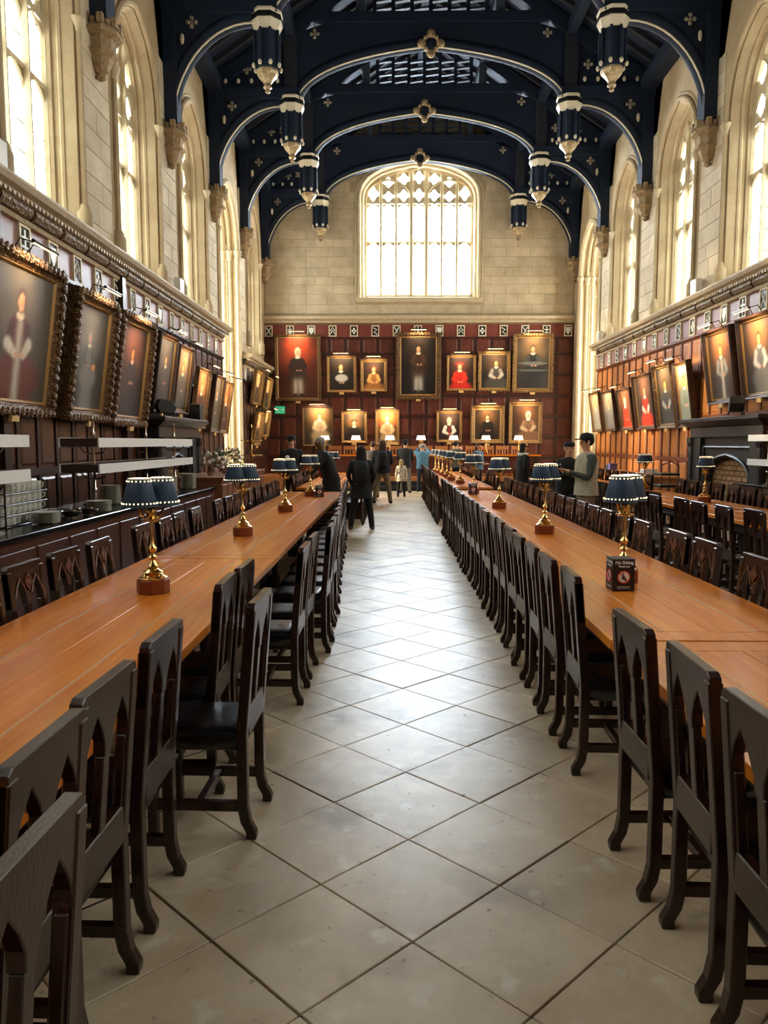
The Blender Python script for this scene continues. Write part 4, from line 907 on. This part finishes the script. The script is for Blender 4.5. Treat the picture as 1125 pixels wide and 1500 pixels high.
# ---------------------------------------------------------------- table lamps
def mk_lamp(shade='shade_navy', sc=1.0):
    T = thing('table_lamp', 'lamp', 'lamp')
    MB().prism([(.095 * math.cos(q * PI / 4 + PI / 8) * 1.05, .095 * math.sin(q * PI / 4 + PI / 8) * 1.05) for q in range(8)], 2, 0, .085).build('base', 'lamp_wood', T, bevel=.004)
    MB().lathe([(.085, .085), (.088, .095), (.07, .105), (.045, .12), (.06, .13), (.028, .15), (.036, .165), (.022, .185), (.016, .2), (.03, .22), (.018, .235), (.022, .26), (.028, .275), (.013, .3), (.011, .36), (.014, .40), (.012, .435), (.05, .44), (.062, .445), (.062, .45), (.02, .455), (.03, .48), (.032, .51), (.02, .53), (.012, .55), (.008, .58)], 14).build('stem', 'brass', T, smooth=50)
    f = MB()
    for q in range(4):
        a = q * PI / 2 + .5; f.ball((.062 * math.cos(a), .062 * math.sin(a), .104), (.022, .022, .016), 8, 5)
    f.build('base_foot', 'brass', T, smooth=60)
    for s in (-1, 1):
        ar = MB(); ar.tube([(s * .03, 0, .46), (s * .06, 0, .48), (s * .075, 0, .52), (s * .075, 0, .56)], .008, 6); ar.build('arm', 'brass', T, smooth=60)
        sh = put('shade', MB().lathe([(.104, .535), (.106, .54), (.066, .70), (.063, .703), (.062, .70), (.1, .54)], 18, (0, 0, 0)).mesh('shade', shade, smooth=40), T, (s * .075, s * .03, 0))
        b = MB()
        for zz, rr, n in ((.556, .1035, 26), (.688, .0705, 18)):
            for k in range(n): b.ball((rr * math.cos(2 * PI * k / n), rr * math.sin(2 * PI * k / n), zz), .0055, 5, 4)
        b.build('stud_band', 'lit_stud', sh)
        bl = bpy.data.lights.new('lamp_bulb', 'POINT'); bl.energy = 4.0 if shade == 'shade_navy' else .8; bl.color = (1, .68, .36); bl.shadow_soft_size = .025
        bo = bpy.data.objects.new('lamp_bulb', bl); C.objects.link(bo); bo.parent = sh; bo.location = (0, 0, .6)
        MB().tube([(.065 * math.cos(k * PI / 9), .065 * math.sin(k * PI / 9), .702) for k in range(18)], .004, 5, closed=True).build('rim', 'white_trim', sh)
        MB().tube([(.106 * math.cos(k * PI / 9), .106 * math.sin(k * PI / 9), .537) for k in range(18)], .004, 5, closed=True).build('lower_rim', 'shade_navy', sh)
    return T
lamp = mk_lamp(); lampw = mk_lamp('shade_white')
spots = [(-1.47, 4.47, .6, 'nearest lamp on the left table'), (-1.48, 7.25, .4, 'second lamp along the left table'), (-1.43, 9.8, .3, 'third lamp along the left table'), (-1.41, 12.65, .5, 'lamp beside the small sign on the left table'), (-1.4, 17.4, .4, 'lamp on the far section of the left table'),
         (1.53, 4.86, .5, 'lamp right behind the cube sign'), (1.54, 7.45, .4, 'second lamp along the middle table'), (1.49, 10.3, .4, 'third lamp along the middle table'), (1.47, 13.4, .3, 'lamp on the short middle table'),
         (1.5, 16.4, .6, 'nearest lamp on the farthest middle table'), (1.42, 17.9, .5, 'second lamp on the farthest middle table'), (1.44, 19.6, .4, 'third lamp on the farthest middle table'), (1.4, 20.7, .5, 'fourth lamp on the farthest middle table'), (1.36, 21.8, .5, 'fifth lamp on the farthest middle table'), (1.32, 22.8, .5, 'last lamp on the farthest middle table'),
         (4.8, 11.4, .5, 'lamp in front of the right fireplace'), (4.75, 14.0, .3, 'lamp at the far end of the right table'), (4.6, 17.5, .3, 'lamp on the farther right table')]
for i, (x, y, a, l) in enumerate(spots):
    lb = 'brass lamp with two navy shades, ' + l
    if i == 0: lamp.location = (x, y, .7815); lamp.rotation_euler = (0, 0, a); lamp['label'] = lb; lamp['group'] = 'navy-shaded table lamps'
    else: dup(lamp, (x, y, .7815), (0, 0, a), lb, 'navy-shaded table lamps')
for i, x in enumerate((-2.5, -1.35, -.1, 1.05, 2.25, 3.44, 4.64)):
    lb = 'small lamp with two white shades, %s from left on the high table' % ORD[i]
    if i == 0: lampw.location = (x, 27.4, 1.25); lampw['label'] = lb; lampw['group'] = 'white-shaded lamps on the high table'
    else: dup(lampw, (x, 27.4, 1.25), (0, 0, 0), lb, 'white-shaded lamps on the high table')

# ---------------------------------------------------------------- cube signs
def text(parent, s, size, loc, rot, mm):
    cu = bpy.data.curves.new('lettering', 'FONT'); cu.body = s; cu.size = size; cu.align_x = 'CENTER'; cu.extrude = .0004; cu.offset = .0006
    t = bpy.data.objects.new('tmp', cu); C.objects.link(t); dg = bpy.context.evaluated_depsgraph_get(); me = bpy.data.meshes.new_from_object(t.evaluated_get(dg)); bpy.data.objects.remove(t)
    me.materials.clear(); me.materials.append(MATS[mm]); return put('lettering', me, parent, loc, rot)
def cube_sign(loc, rz, label):
    T = thing('cube_sign', label, 'sign', loc, (0, 0, rz)); a, h = .068, .2
    box(-a, a, -a, a, 0, h).build('card_box', 'sign_black', T, bevel=.002)
    for k in range(4):
        F = put('printed_face', box(-a + .004, a - .004, -a - .0006, -a, .004, h - .004).mesh('printed_face', 'sign_black'), T, (0, 0, 0), (0, 0, k * PI / 2)); y = -a - .0012
        text(F, 'No Sitting', .0275, (0, y, h - .03), (PI / 2, 0, 0), 'white'); text(F, 'Thank you', .017, (0, y, h - .051), (PI / 2, 0, 0), 'white')
        d = MB(); zc = .088
        d.prism([(.036 * math.cos(q * PI / 12), zc + .036 * math.sin(q * PI / 12)) for q in range(24)], 1, y, y + .0008); d.build('white_disc', 'white', F)
        d = MB(); d.tube([(.037 * math.cos(q * PI / 12), y - .0002, zc + .037 * math.sin(q * PI / 12)) for q in range(24)], .004, 5, closed=True); d.tube([(-.026, y - .0006, zc + .026), (.026, y - .0006, zc - .026)], .003, 4); d.build('red_ring', 'sign_red', F)
        d = MB(); d.ball((-.004, y - .0004, zc + .022), (.0055, .001, .0055), 8, 5); d.tube([(-.006, y - .0004, zc + .014), (-.009, y - .0004, zc - .006), (.008, y - .0004, zc - .006), (.01, y - .0004, zc - .026)], .0045, 5); d.tube([(-.006, y - .0004, zc + .01), (.008, y - .0004, zc + .004)], .003, 5); d.tube([(-.016, y - .0004, zc - .012), (.004, y - .0004, zc - .012)], .003, 4); d.build('seated_figure', 'sign_black', F)
        d = MB()
        for zz in (.026, .018): d.box(-.04, .04, y - .0002, y + .0006, zz, zz + .003)
        d.build('small_print', 'ceramic_grey', F)
    return T
cube_sign((1.43, 4.6, .782), .03, 'black cube sign reading No Sitting in front of the nearer middle lamp')
cube_sign((-1.24, 12.5, .782), .15, 'small black cube sign with red ring on the left table')
cube_sign((1.42, 13.1, .782), .1, 'small cube sign in front of the lamp on the short middle table')

# ---------------------------------------------------------------- left serving counter and what stands on it
def counter(name, label, x0, x1, y0, y1, zt, front, face, cw=.62):
    T = thing(name, label, 'counter', ((x0 + x1) / 2, (y0 + y1) / 2, 0)); hw, hl = (x1 - x0) / 2, (y1 - y0) / 2
    box(-hw + .04, hw - .04, -hl + .02, hl - .02, 0.05, zt - .05).build('body', front, T)
    box(-hw, hw, -hl, hl, zt - .05, zt).build('worktop', 'counter_top' if front == 'counter_front' else front, T, bevel=.006)
    n = round((y1 - y0) / cw); w = (y1 - y0 - .04) / n; pm = box(0, .014, .035, w - .035, .12, zt - .13).mesh('front_panel', front, bevel=.008)
    for i in range(n): put('front_panel', pm, T, (face * (hw - .04) - (.014 if face < 0 else 0), -hl + .02 + i * w, 0))
    box(*sorted((face * (hw - .06), face * (hw - .02))), -hl, hl, 0, .06).build('plinth', 'black', T)
    return T
counter('serving_counter', 'dark panelled serving counter with black top along the left wall', -3.95, -3.0, 3.0, 12.6, .95, 'counter_front', 1)
counter('sideboard', 'taller brown panelled sideboard with flowers beyond the serving counter', -3.8, -2.9, 12.65, 16.8, 1.1, 'counter_oak', 1, .4)
counter('serving_counter', 'dark serving counter by the right fireplace at the picture edge', 5.95, 6.35, 8.5, 13.0, 1.0, 'counter_front', -1)
T = thing('radiator_grille', 'dark slatted radiator grille low against the serving counter front', 'radiator', (-2.97, 4.2, .25))
for k in range(9): box(-.02, .02, -.5, .5, k * .05, k * .05 + .025).build('slat', 'black', T)
def gantry(label, x0, x1, y0, y1, zb, levels, posts):
    T = thing('heated_gantry', label, 'serving gantry', ((x0 + x1) / 2, (y0 + y1) / 2, zb)); hw, hl = (x1 - x0) / 2, (y1 - y0) / 2
    for z in levels:
        s = box(-hw + .01, hw - .01, -hl + .01, hl, z - zb - .09, z - zb).build('shelf', 'shelf_end', T); box(hw - .012, hw + .004, -hl, hl, z - zb - .1, z - zb + .005).build('edge_strip', 'shelf_white', s); box(-hw - .004, -hw + .012, -hl, hl, z - zb - .1, z - zb + .005).build('edge_strip', 'shelf_white', s)
    for y in posts:
        p = MB(); zz = levels[-1] - zb
        p.lathe([(.06, 0), (.06, .015), (.018, .03), (.016, .18), (.03, .2), (.03, .22), (.016, .24), (.016, zz), (.02, zz + .02), (.03, zz + .06), (.012, zz + .09), (.022, zz + .14), (.008, zz + .2), (.014, zz + .22), (.003, zz + .25)], 10, (0, y - (y0 + y1) / 2, 0)); p.build('post', 'chrome', T, smooth=50)
        for z in levels:
            for s in (-1, 1): b = MB(); b.tube([(0, y - (y0 + y1) / 2, z - zb - .18), (s * hw * .5, y - (y0 + y1) / 2, z - zb - .16), (s * hw * .75, y - (y0 + y1) / 2, z - zb - .09)], .009, 5); b.build('bracket', 'chrome', T)
gantry('two-tier serving gantry at the left picture edge, white edges', -3.66, -3.2, 3.6, 6.5, .95, (1.46, 1.76), (4.0, 6.2))
gantry('two-tier serving gantry with dark end in the middle of left counter', -3.62, -3.18, 8.0, 11.75, .95, (1.46, 1.745), (8.4, 10.2, 11.52))
gantry('white-edged serving gantry at the right picture edge', 6.0, 6.4, 8.6, 12.6, 1.0, (1.42, 1.82), (9.2, 12.3))
# plates
plm = MB().lathe([(.06, 0), (.065, .004), (.125, .016), (.13, .02), (.12, .019), (.06, .008), (.01, .007)], 20).mesh('plate', 'ceramic_grey', smooth=50)
for (x, y, n, lb) in ((-3.42, 8.9, 17, 'tall stack just behind the nearest left lamp'), (-3.38, 9.75, 20, 'tallest stack under the middle gantry'), (-3.16, 7.9, 9, 'short stack at the counter edge'), (-3.2, 6.75, 8, 'low stack beside the mug rack'), (-3.4, 11.2, 16, 'stack at the far end of the gantry'), (-3.3, 11.9, 18, 'stack past the far end of the gantry'), (-3.4, 10.6, 16, 'stack under the far half of the gantry')):
    for k in range(n): tag(put('plate', plm, None, (x + random.uniform(-.003, .003), y + random.uniform(-.003, .003), .95 + k * .0135)), 'white plate, %s from the bottom of the %s' % (ordn(k), lb), 'plate', 'plates: ' + lb)
# mug rack with mugs
T = thing('mug_rack', 'wire rack holding tiers of white mugs under left gantry', 'rack', (-3.56, 6.75, .953)); r = MB()
for z in (.004, .1, .196, .292):
    for x in (-.2, .2): r.tube([(x, -.4, z), (x, .4, z)], .006, 5)
    for i in range(9): r.tube([(-.2, -.4 + i * .1, z), (.2, -.4 + i * .1, z)], .003, 4)
for x in (-.2, .2):
    for y in (-.4, .4): r.tube([(x, y, 0), (x, y, .39)], .008, 5)
r.build('wire_frame', 'lamp_metal', T)
mg = MB(); mg.lathe([(.034, 0), (.04, .005), (.041, .08), (.041, .084), (.037, .084), (.034, .02), (.01, .012)], 14); mg.tube([(.04, 0, .072), (.066, 0, .066), (.07, 0, .05), (.06, 0, .028), (.04, 0, .02)], .006, 6); mgm = mg.mesh('mug', 'ceramic', smooth=50)
for t, z in enumerate((.01, .106, .202, .298)):
    for i in range(8):
        for ci, x in enumerate((-.12, 0, .12)): tag(put('mug', mgm, None, (-3.56 + x, 6.75 - .35 + i * .1, .95 + z), (0, 0, random.uniform(-.5, .5))), 'white mug, %s from the near end, %s row, %s tier of mug rack' % (ORD[i], ['wall-side', 'middle', 'aisle-side'][ci], ['bottom', 'second', 'third', 'top'][t]), 'mug', 'mugs on the %s tier of the rack' % ['bottom', 'second', 'third', 'top'][t])
T = thing('teapot', 'white teapot standing on the lower shelf of left-edge gantry', 'teapot', (-3.36, 5.8, 1.465)); T.scale = (.82, .82, .82); MB().lathe([(.06, 0), (.1, .03), (.12, .08), (.1, .13), (.06, .16)], 16).build('body', 'ceramic', T, smooth=50); MB().lathe([(.062, .158), (.04, .18), (.012, .19), (.018, .205), (.004, .215)], 14).build('lid', 'ceramic', T, smooth=50); MB().tube([(.03, .09, .06), (.05, .17, .09), (.06, .2, .14)], [.03, .02, .012], 8).build('spout', 'ceramic', T, smooth=50); MB().tube([(-.03, -.09, .12), (-.05, -.17, .12), (-.05, -.17, .06), (-.02, -.1, .05)], .01, 6).build('handle', 'ceramic', T, smooth=50)
# oval platters, glass bowls, baskets
tag(MB().lathe([(.1, 0), (.17, .02), (.2, .035), (.19, .035), (.1, .01)], 24, (0, 0, 0), 1, 1.6).build('platter', 'ceramic', None, (-3.2, 5.55, .952), smooth=50), 'white oval platter lying at the left edge of serving counter', 'platter')
for i, (x, y) in enumerate(((-3.2, 7.3), (-3.32, 7.5), (-3.15, 7.6), (-3.35, 8.2))):
    tag(MB().lathe([(.05, 0), (.05, .01), (.09, .04), (.1, .07), (.095, .07), (.05, .015)], 16).build('glass_bowl', 'chrome', None, (x, y, .952), smooth=50), 'shiny small bowl on left counter, %s from the mug rack' % ORD[i], 'bowl', 'bowls on the left counter')
# flowers on the sideboard
for i, (x, y, r) in enumerate(((-3.3, 13.4, .2), (-3.25, 14.3, .24), (-3.3, 15.2, .22))):
    T = thing('flower_vase', 'vase of white and green flowers, %s from camera on the sideboard' % ORD[i], 'flowers', (x, y, 1.1), group='flower vases on the sideboard')
    MB().lathe([(.05, 0), (.07, .05), (.05, .14), (.06, .18)], 12).build('vase', 'chrome', T, smooth=50)
    fo = MB(); fl = MB()
    for k in range(70):
        d = Vector((random.gauss(0, 1), random.gauss(0, 1), random.gauss(.3, .8))).normalized() * random.uniform(.5, 1) * r; p = Vector((0, 0, .27)) + d; q = p + d * .35; s = d.orthogonal().normalized() * .03
        fo.add([p - s * .3, p + s, q, p - s], [(0, 1, 2, 3)])
        if k % 5 == 0: fl.ball(p + d * .2, .035, 7, 5)
    fo.build('foliage', 'leaf', T)['kind'] = 'stuff'; fl.build('bloom', 'petal', T, smooth=60)
T = thing('cake_stand', 'tall brass stand with small trays on the far end of sideboard', 'stand', (-3.1, 16.3, 1.1)); MB().lathe([(.1, 0), (.1, .02), (.02, .04), (.015, .4), (.03, .42), (.015, .44), (.015, .9), (.03, .95), (.005, 1.0)], 10).build('post', 'brass', T, smooth=50)
for z in (.3, .62): MB().lathe([(.02, 0), (.22, .01), (.24, .03), (.22, .02)], 18).build('tray', 'brass', T, (0, 0, z), smooth=50)
# right: side table with papers, boxes and tray stand
T = thing('side_table', 'pale wooden side table along the sunlit right panelling', 'table', (6.1, 19.2, 0)); box(-.45, .45, -2.3, 2.3, .86, .92).build('tabletop', 'oak_light', T, bevel=.006); 
for x in (-.38, .38):
    for y in (-2.2, 0, 2.2): box(x - .04, x + .04, y - .04, y + .04, 0, .86).build('leg', 'oak_light', T)
box(-.42, .42, -2.25, 2.25, .72, .86).build('apron', 'oak_light', T)
for i, (x, y, a, b, c, mm, n, lb, ct) in enumerate(((6.0, 17.4, .16, .12, .16, 'white', 'carton', 'small white carton at near end of the side table', 'box'), (6.1, 18.3, .25, .3, .03, 'paper', 'paper_stack', 'stack of paper sheets on the side table', 'papers'), (5.95, 19.6, .2, .3, .04, 'oak_light', 'wooden_tray', 'flat wooden tray on the side table', 'tray'), (6.1, 20.6, .1, .1, .2, 'blue_glass', 'tin', 'violet-blue tin at the far half of side table', 'tin'), (6.2, 21.1, .12, .12, .15, 'cloth_navy', 'tin', 'dark navy tin beside the violet-blue one', 'tin'))):
    J = MB().box(-a, a, -b, b, 0, c * .8); J.box(-a - .006, a + .006, -b - .006, b + .006, c * .8, c); tag(J.build(n, mm, None, (x, y, .921), bevel=.004), lb, ct)
T = thing('tray_stand', 'black two-tier wire tray stand behind the right table', 'tray stand', (5.85, 15.9, 0)); r = MB()
for x in (-.18, .18):
    for y in (-.25, .25): r.tube([(x, y, 0), (x, y, 1.22)], .01, 5)
r.tube([(-.18, -.25, 1.22), (0, -.25, 1.3), (.18, -.25, 1.22)], .01, 5); r.build('wire_frame', 'black', T)
for z in (.75, 1.0): box(-.2, .2, -.27, .27, z, z + .05).build('tray', 'black', T, bevel=.006)

# ---------------------------------------------------------------- people
def person(label, x, y, h, rz, top='cloth_black', legs='cloth_black', shoe='shoe_black', skin='skin', hair='hair_dark', hairlen=.1, hat=None, lean=0.0, spread=.1, arms='down', coat=0.0, pack=None, extra=None, face=True, bulk=1.0, z0=0.0, hold=None, sleeves=None):
    k = h / 1.75; T = thing('person', label, 'person', (x, y, z0), (0, 0, rz), 'visitors in the hall'); T.scale = (1, 1, 1)
    def L(p): 
        px, py, pz = p
        if pz > .95: a = pz - .95; py, pz = py + math.sin(lean) * a, .95 + math.cos(lean) * a
        return (px * k, py * k, pz * k)
    V = []; E_ = []; Rr = []; Tg = []
    def add(p, r, par=None, tg=0):
        V.append(L(p)); Rr.append((r * k, r * k) if not isinstance(r, tuple) else (r[0] * k, r[1] * k)); i = len(V) - 1
        if par is not None: E_.append((par, i)); Tg.append(tg)
        return i
    ms = [top, legs, skin, shoe, sleeves or top]
    pel = add((0, 0, .95), (.155 * bulk, .115 * bulk)); sp = add((0, .0, 1.13), (.14 * bulk, .105 * bulk), pel, 0); ch = add((0, 0, 1.32), (.165 * bulk, .115 * bulk), sp, 0); nk0 = add((0, -.005, 1.44), .085, ch, 0)
    nk = add((0, .005, 1.51), .052, nk0, 2); h0 = add((0, .02, 1.58), .07, nk, 2); h1 = add((0, .015, 1.65), (.078, .092), h0, 2); h2 = add((0, .01, 1.705), .062, h1, 2)
    for s in (-1, 1):
        hip = add((s * .09, 0, .86), .105 * bulk, pel, 1); kn = add((s * (.09 + spread * .35), .015, .5), .078, hip, 1); an = add((s * (.09 + spread * .6), -.01, .12), .062, kn, 1); add((s * (.09 + spread * .6), -.035, .05), .048, an, 3); 
        a2 = add((s * (.095 + spread * .62), .07, .045), .05, an, 3); add((s * (.1 + spread * .64), .16, .04), .042, a2, 3)
        A = arms[s] if isinstance(arms, dict) else arms
        el, wr, fd = {'down': ((.24, -.02, 1.12), (.24, .05, .88), (0, .03, -1)), 'phone': ((.23, .06, 1.12), (.12, .3, 1.2), (-.3, .8, .4)), 'up': ((.28, .16, 1.42), (.12, .3, 1.6), (-.2, .3, .9)), 'front': ((.25, .02, 1.12), (.13, .25, 1.06), (-.4, .8, 0)), 'reach': ((.26, .2, 1.2), (.24, .4, 1.02), (0, .7, -.6)), 'camera': ((.25, .12, 1.2), (.08, .26, 1.45), (-.4, .5, .6)), 'pocket': ((.27, -.06, 1.14), (.19, .06, .94), (-.3, .3, -.9))}[A]
        sh = add((s * .17 * bulk, 0, 1.41), .068 * bulk, ch, 4); e = add((s * el[0], el[1], el[2]), .05 * bulk, sh, 4); w = add((s * wr[0], wr[1], wr[2]), .034, e, 4)
        d = Vector((s * fd[0], fd[1], fd[2])).normalized(); side = d.cross(Vector((0, 0, 1)) if abs(d.z) < .8 else Vector((0, 1, 0))).normalized(); P0 = Vector((s * wr[0], wr[1], wr[2]))
        pm = add(P0 + d * .06, (.032, .02), w, 2)
        for q in range(4): f1 = add(P0 + d * .1 + side * (q - 1.5) * .019, .0085, pm, 2); add(P0 + d * (.155 - abs(q - 1.3) * .008) + side * (q - 1.5) * .02 + Vector((0, .01, -.008)), .007, f1, 2)
        t1 = add(P0 + d * .06 + side * s * .035, .0095, pm, 2); add(P0 + d * .095 + side * s * .048, .008, t1, 2)
    me = bpy.data.meshes.new('body'); me.from_pydata(V, E_, []); o = bpy.data.objects.new('tmp', me); C.objects.link(o)
    m = o.modifiers.new('s', 'SKIN'); m.use_smooth_shade = True
    for i, r in enumerate(Rr): me.skin_vertices[0].data[i].radius = r; me.skin_vertices[0].data[i].use_root = (i == 0)
    m2 = o.modifiers.new('u', 'SUBSURF'); m2.levels = 1; m2.render_levels = 1
    dg = bpy.context.evaluated_depsgraph_get(); bm_ = bpy.data.meshes.new_from_object(o.evaluated_get(dg)); bpy.data.objects.remove(o)
    bm_.materials.clear()
    for q in ms: bm_.materials.append(MATS[q])
    VA = np.array(V); A0 = VA[[e[0] for e in E_]]; B0 = VA[[e[1] for e in E_]]; D0 = B0 - A0; DD = (D0 ** 2).sum(1) + 1e-9
    cs = np.zeros(len(bm_.polygons) * 3); bm_.polygons.foreach_get('center', cs); cs = cs.reshape(-1, 3); RM = np.array([max(Rr[e[1]]) for e in E_])
    t = np.clip(((cs[:, None, :] - A0) * D0).sum(2) / DD, 0, 1); ds = np.linalg.norm(cs[:, None, :] - (A0 + t[..., None] * D0), axis=2) / RM
    bm_.polygons.foreach_set('material_index', np.array(Tg)[ds.argmin(1)].astype(np.int32)); bm_.name = 'body'
    put('body', bm_, T)
    hc = Vector(L((0, .012, 1.64)))
    hm = MB(); hm.ball(hc + Vector((0, -.026 * k, .026 * k)), (.09 * k, .094 * k, .092 * k), 14, 9)
    if hairlen > .15: hm.loft([((hc.z) - hairlen * k, .085 * k, .045 * k, hc.x, hc.y - .07 * k), (hc.z - .1 * k, .105 * k, .06 * k, hc.x, hc.y - .06 * k), (hc.z + .05 * k, .095 * k, .075 * k, hc.x, hc.y - .03 * k)], 12)
    hm.build('hair', hair, T, smooth=70)
    if face:
        fc = MB()
        for s in (-1, 1): fc.ball(hc + Vector((s * .031 * k, .083 * k, .004 * k)), (.011 * k, .008 * k, .007 * k), 7, 5)
        fc.build('eye', 'black', T); fc = MB(); fc.prism([(0, .03 * k), (.02 * k, -.02 * k), (0, -.022 * k)], 0, -.011 * k, .011 * k).build('nose', skin, T, tuple(hc + Vector((0, .088 * k, -.012 * k))))
        MB().ball(hc + Vector((0, .078 * k, -.05 * k)), (.022 * k, .012 * k, .006 * k), 7, 5).build('mouth', 'cloth_red', T)
        fc = MB()
        for s in (-1, 1): fc.ball(hc + Vector((s * .082 * k, 0, -.005 * k)), (.012 * k, .02 * k, .03 * k), 7, 5)
        fc.build('ear', skin, T)
    if hat:
        hm = MB(); hm.lathe([(.1 * k, .045 * k), (.104 * k, .065 * k), (.095 * k, .11 * k), (.05 * k, .135 * k), (.01 * k, .14 * k)], 14, tuple(hc + Vector((0, -.005 * k, 0))))
        if hat[1]: hm.prism([(-.075 * k, .06 * k), (.075 * k, .06 * k), (.06 * k, .17 * k), (-.06 * k, .17 * k)], 2, hc.z + .03 * k, hc.z + .05 * k)
        hm.build('hat', hat[0], T, (0, hc.y * 0, 0), smooth=50)
    # jacket or coat: an open-bottomed shell following the torso
    jb = .86 - coat; R = []
    for z, rx, ry in ((jb, .19 + coat * .09, .15 + coat * .06), (.95, .18, .145), (1.1, .17, .135), (1.28, .19, .145), (1.38, .2, .13), (1.45, .13, .1), (1.49, .075, .075)):
        p = L((0, 0, z)); R.append((p[2], rx * bulk * k, ry * bulk * k, p[0], p[1]))
    MB().loft(R, 16).build('jacket', top, T, smooth=60)
    if pack:
        p = L((0, -.2 * bulk, 1.22)); b = MB(); b.loft([(p[2] - .24 * k, .12 * k, .07 * k, 0, p[1]), (p[2] - .2 * k, .15 * k, .1 * k, 0, p[1]), (p[2] + .1 * k, .15 * k, .1 * k, 0, p[1]), (p[2] + .2 * k, .12 * k, .07 * k, 0, p[1] + .02), (p[2] + .23 * k, .05 * k, .03 * k, 0, p[1] + .03)], 12)
        bp_ = b.build('backpack', pack, T, smooth=60); MB().loft([(p[2] - .16 * k, .1 * k, .035 * k, 0, p[1] - .09 * k), (p[2] + .02 * k, .1 * k, .035 * k, 0, p[1] - .09 * k)], 12).build('pocket', pack, bp_, smooth=60)
        st = MB()
        for s in (-1, 1): st.tube([L((s * .09, -.14, 1.4)), L((s * .1, -.02, 1.485)), L((s * .11, .13, 1.36)), L((s * .13, .1, 1.12))], .018 * k, 6)
        st.build('strap', pack, bp_)
    if extra: extra(T, L, k)
    return T
def scarf(mm):
    def f(T, L, k): MB().tube([L((.05, .12, 1.46)), L((.06, .16, 1.25)), L((.07, .17, .95))], .022 * k, 6).build('scarf', mm, T)
    return f
def fur(T, L, k): 
    p = L((0, -.01, 1.475)); MB().tube([(p[0] + .115 * k * math.cos(q * PI / 6), p[1] + .1 * k * math.sin(q * PI / 6), p[2]) for q in range(12)], .04 * k, 7, closed=True).build('fur_collar', 'white_trim', T, smooth=60)
def badge(T, L, k):
    p = L((.07, .15, 1.3)); MB().ball(p, (.05 * k, .012, .04 * k), 8, 5).build('badge', 'white', T); MB().ball(L((0, .085, 1.585)), (.05 * k, .025 * k, .04 * k), 8, 5).build('beard', 'hair_grey', T)
person('woman in long black coat and dark trousers seen from behind in the aisle', -.6, 14.2, 1.63, .06, 'cloth_black', 'cloth_black', 'shoe_brown', hair='hair_dark', hairlen=.32, coat=.18, spread=.22, arms='pocket', pack='cloth_black', bulk=1.12, face=False)
person('person in navy jacket and khaki trousers with black backpack in the aisle', -.28, 20.4, 1.76, 0, 'cloth_navy', 'cloth_khaki', 'shoe_black', hair='hair_brown', hairlen=.28, spread=.22, arms='front', pack='cloth_black', bulk=1.25, face=False)
person('person in grey jacket half hidden behind the khaki-trousered visitor', -.6, 22.6, 1.72, .1, 'cloth_grey', 'cloth_khaki', hair='hair_brown', arms='front', bulk=1.1)
person('man in dark leather jacket and flat black hat beside the dais steps', .42, 24.7, 1.78, -.15, 'cloth_leather', 'cloth_grey', hair='hair_dark', hat=('cloth_black', True), arms='front', bulk=1.15)
person('fair-haired child in spotted cream coat standing in the aisle', .27, 22.9, 1.18, 0, 'cloth_spots', 'cloth_black', 'shoe_black', hair='hair_blond', hairlen=.2, coat=.12, arms='down')
person('grey-haired person in light blue jacket raising a camera before the dais', 1.02, 25.2, 1.66, 0, 'cloth_blue', 'cloth_jean', hair='hair_grey', arms='up', bulk=1.2)
def tripod(T, L, k): MB().box(-.05, .05, .28 * k, .36 * k, 1.42 * k, 1.5 * k).build('camera', 'black', T)
person('man in olive jacket taking a photograph before the end wall', 2.15, 25.3, 1.74, -.5, 'cloth_olive', 'cloth_black', hair='hair_dark', arms='camera', bulk=1.15, extra=tripod)
person('person with blue vest and denim sleeves facing right beyond the middle table', 2.75, 23.9, 1.68, -2.2, 'cloth_blue', 'cloth_jean', hair='hair_brown', hairlen=.2, arms='front', bulk=1.2, sleeves='cloth_denim')
person('woman in black puffer coat with white fur collar between the tables', 3.1, 17.6, 1.68, -1.4, 'cloth_black', 'cloth_black', hair='hair_dark', hairlen=.2, coat=.15, arms='pocket', bulk=1.2, extra=fur)
def phone(T, L, k):
    p = L((0, .37, 1.26)); MB().box(-.035, .035, -.006, .006, -.07, .07).build('phone', 'black', T, p, bevel=.003).rotation_euler = (-.6, 0, 0)
person('man in pale vest, green sleeves and black cap looking at a phone', 2.98, 11.4, 1.82, PI / 2 + .15, 'cloth_vest', 'cloth_khaki', hair='hair_dark', hat=('cloth_black', True), arms='phone', bulk=1.15, sleeves='cloth_green', extra=phone)
person('person in dark jacket and cap bent over a phone beyond the vested man', 3.1, 13.3, 1.7, PI + .3, 'cloth_black', 'cloth_jean', hair='hair_grey', hat=('cloth_black', False), arms='phone', lean=.15, extra=phone)
person('attendant in black cap and dark uniform with white badge facing the camera', -2.32, 17.0, 1.84, PI, 'cloth_black', 'cloth_black', hair='hair_dark', hat=('cloth_black', True), arms='front', bulk=1.1, extra=badge)
person('man in black gown with red scarf leaning over between left tables', -1.2, 14.5, 1.84, PI / 2 + .2, 'cloth_black', 'cloth_black', skin='skin_dark', hair='hair_grey', arms='reach', lean=.32, coat=.35, bulk=1.15, extra=scarf('cloth_red'))
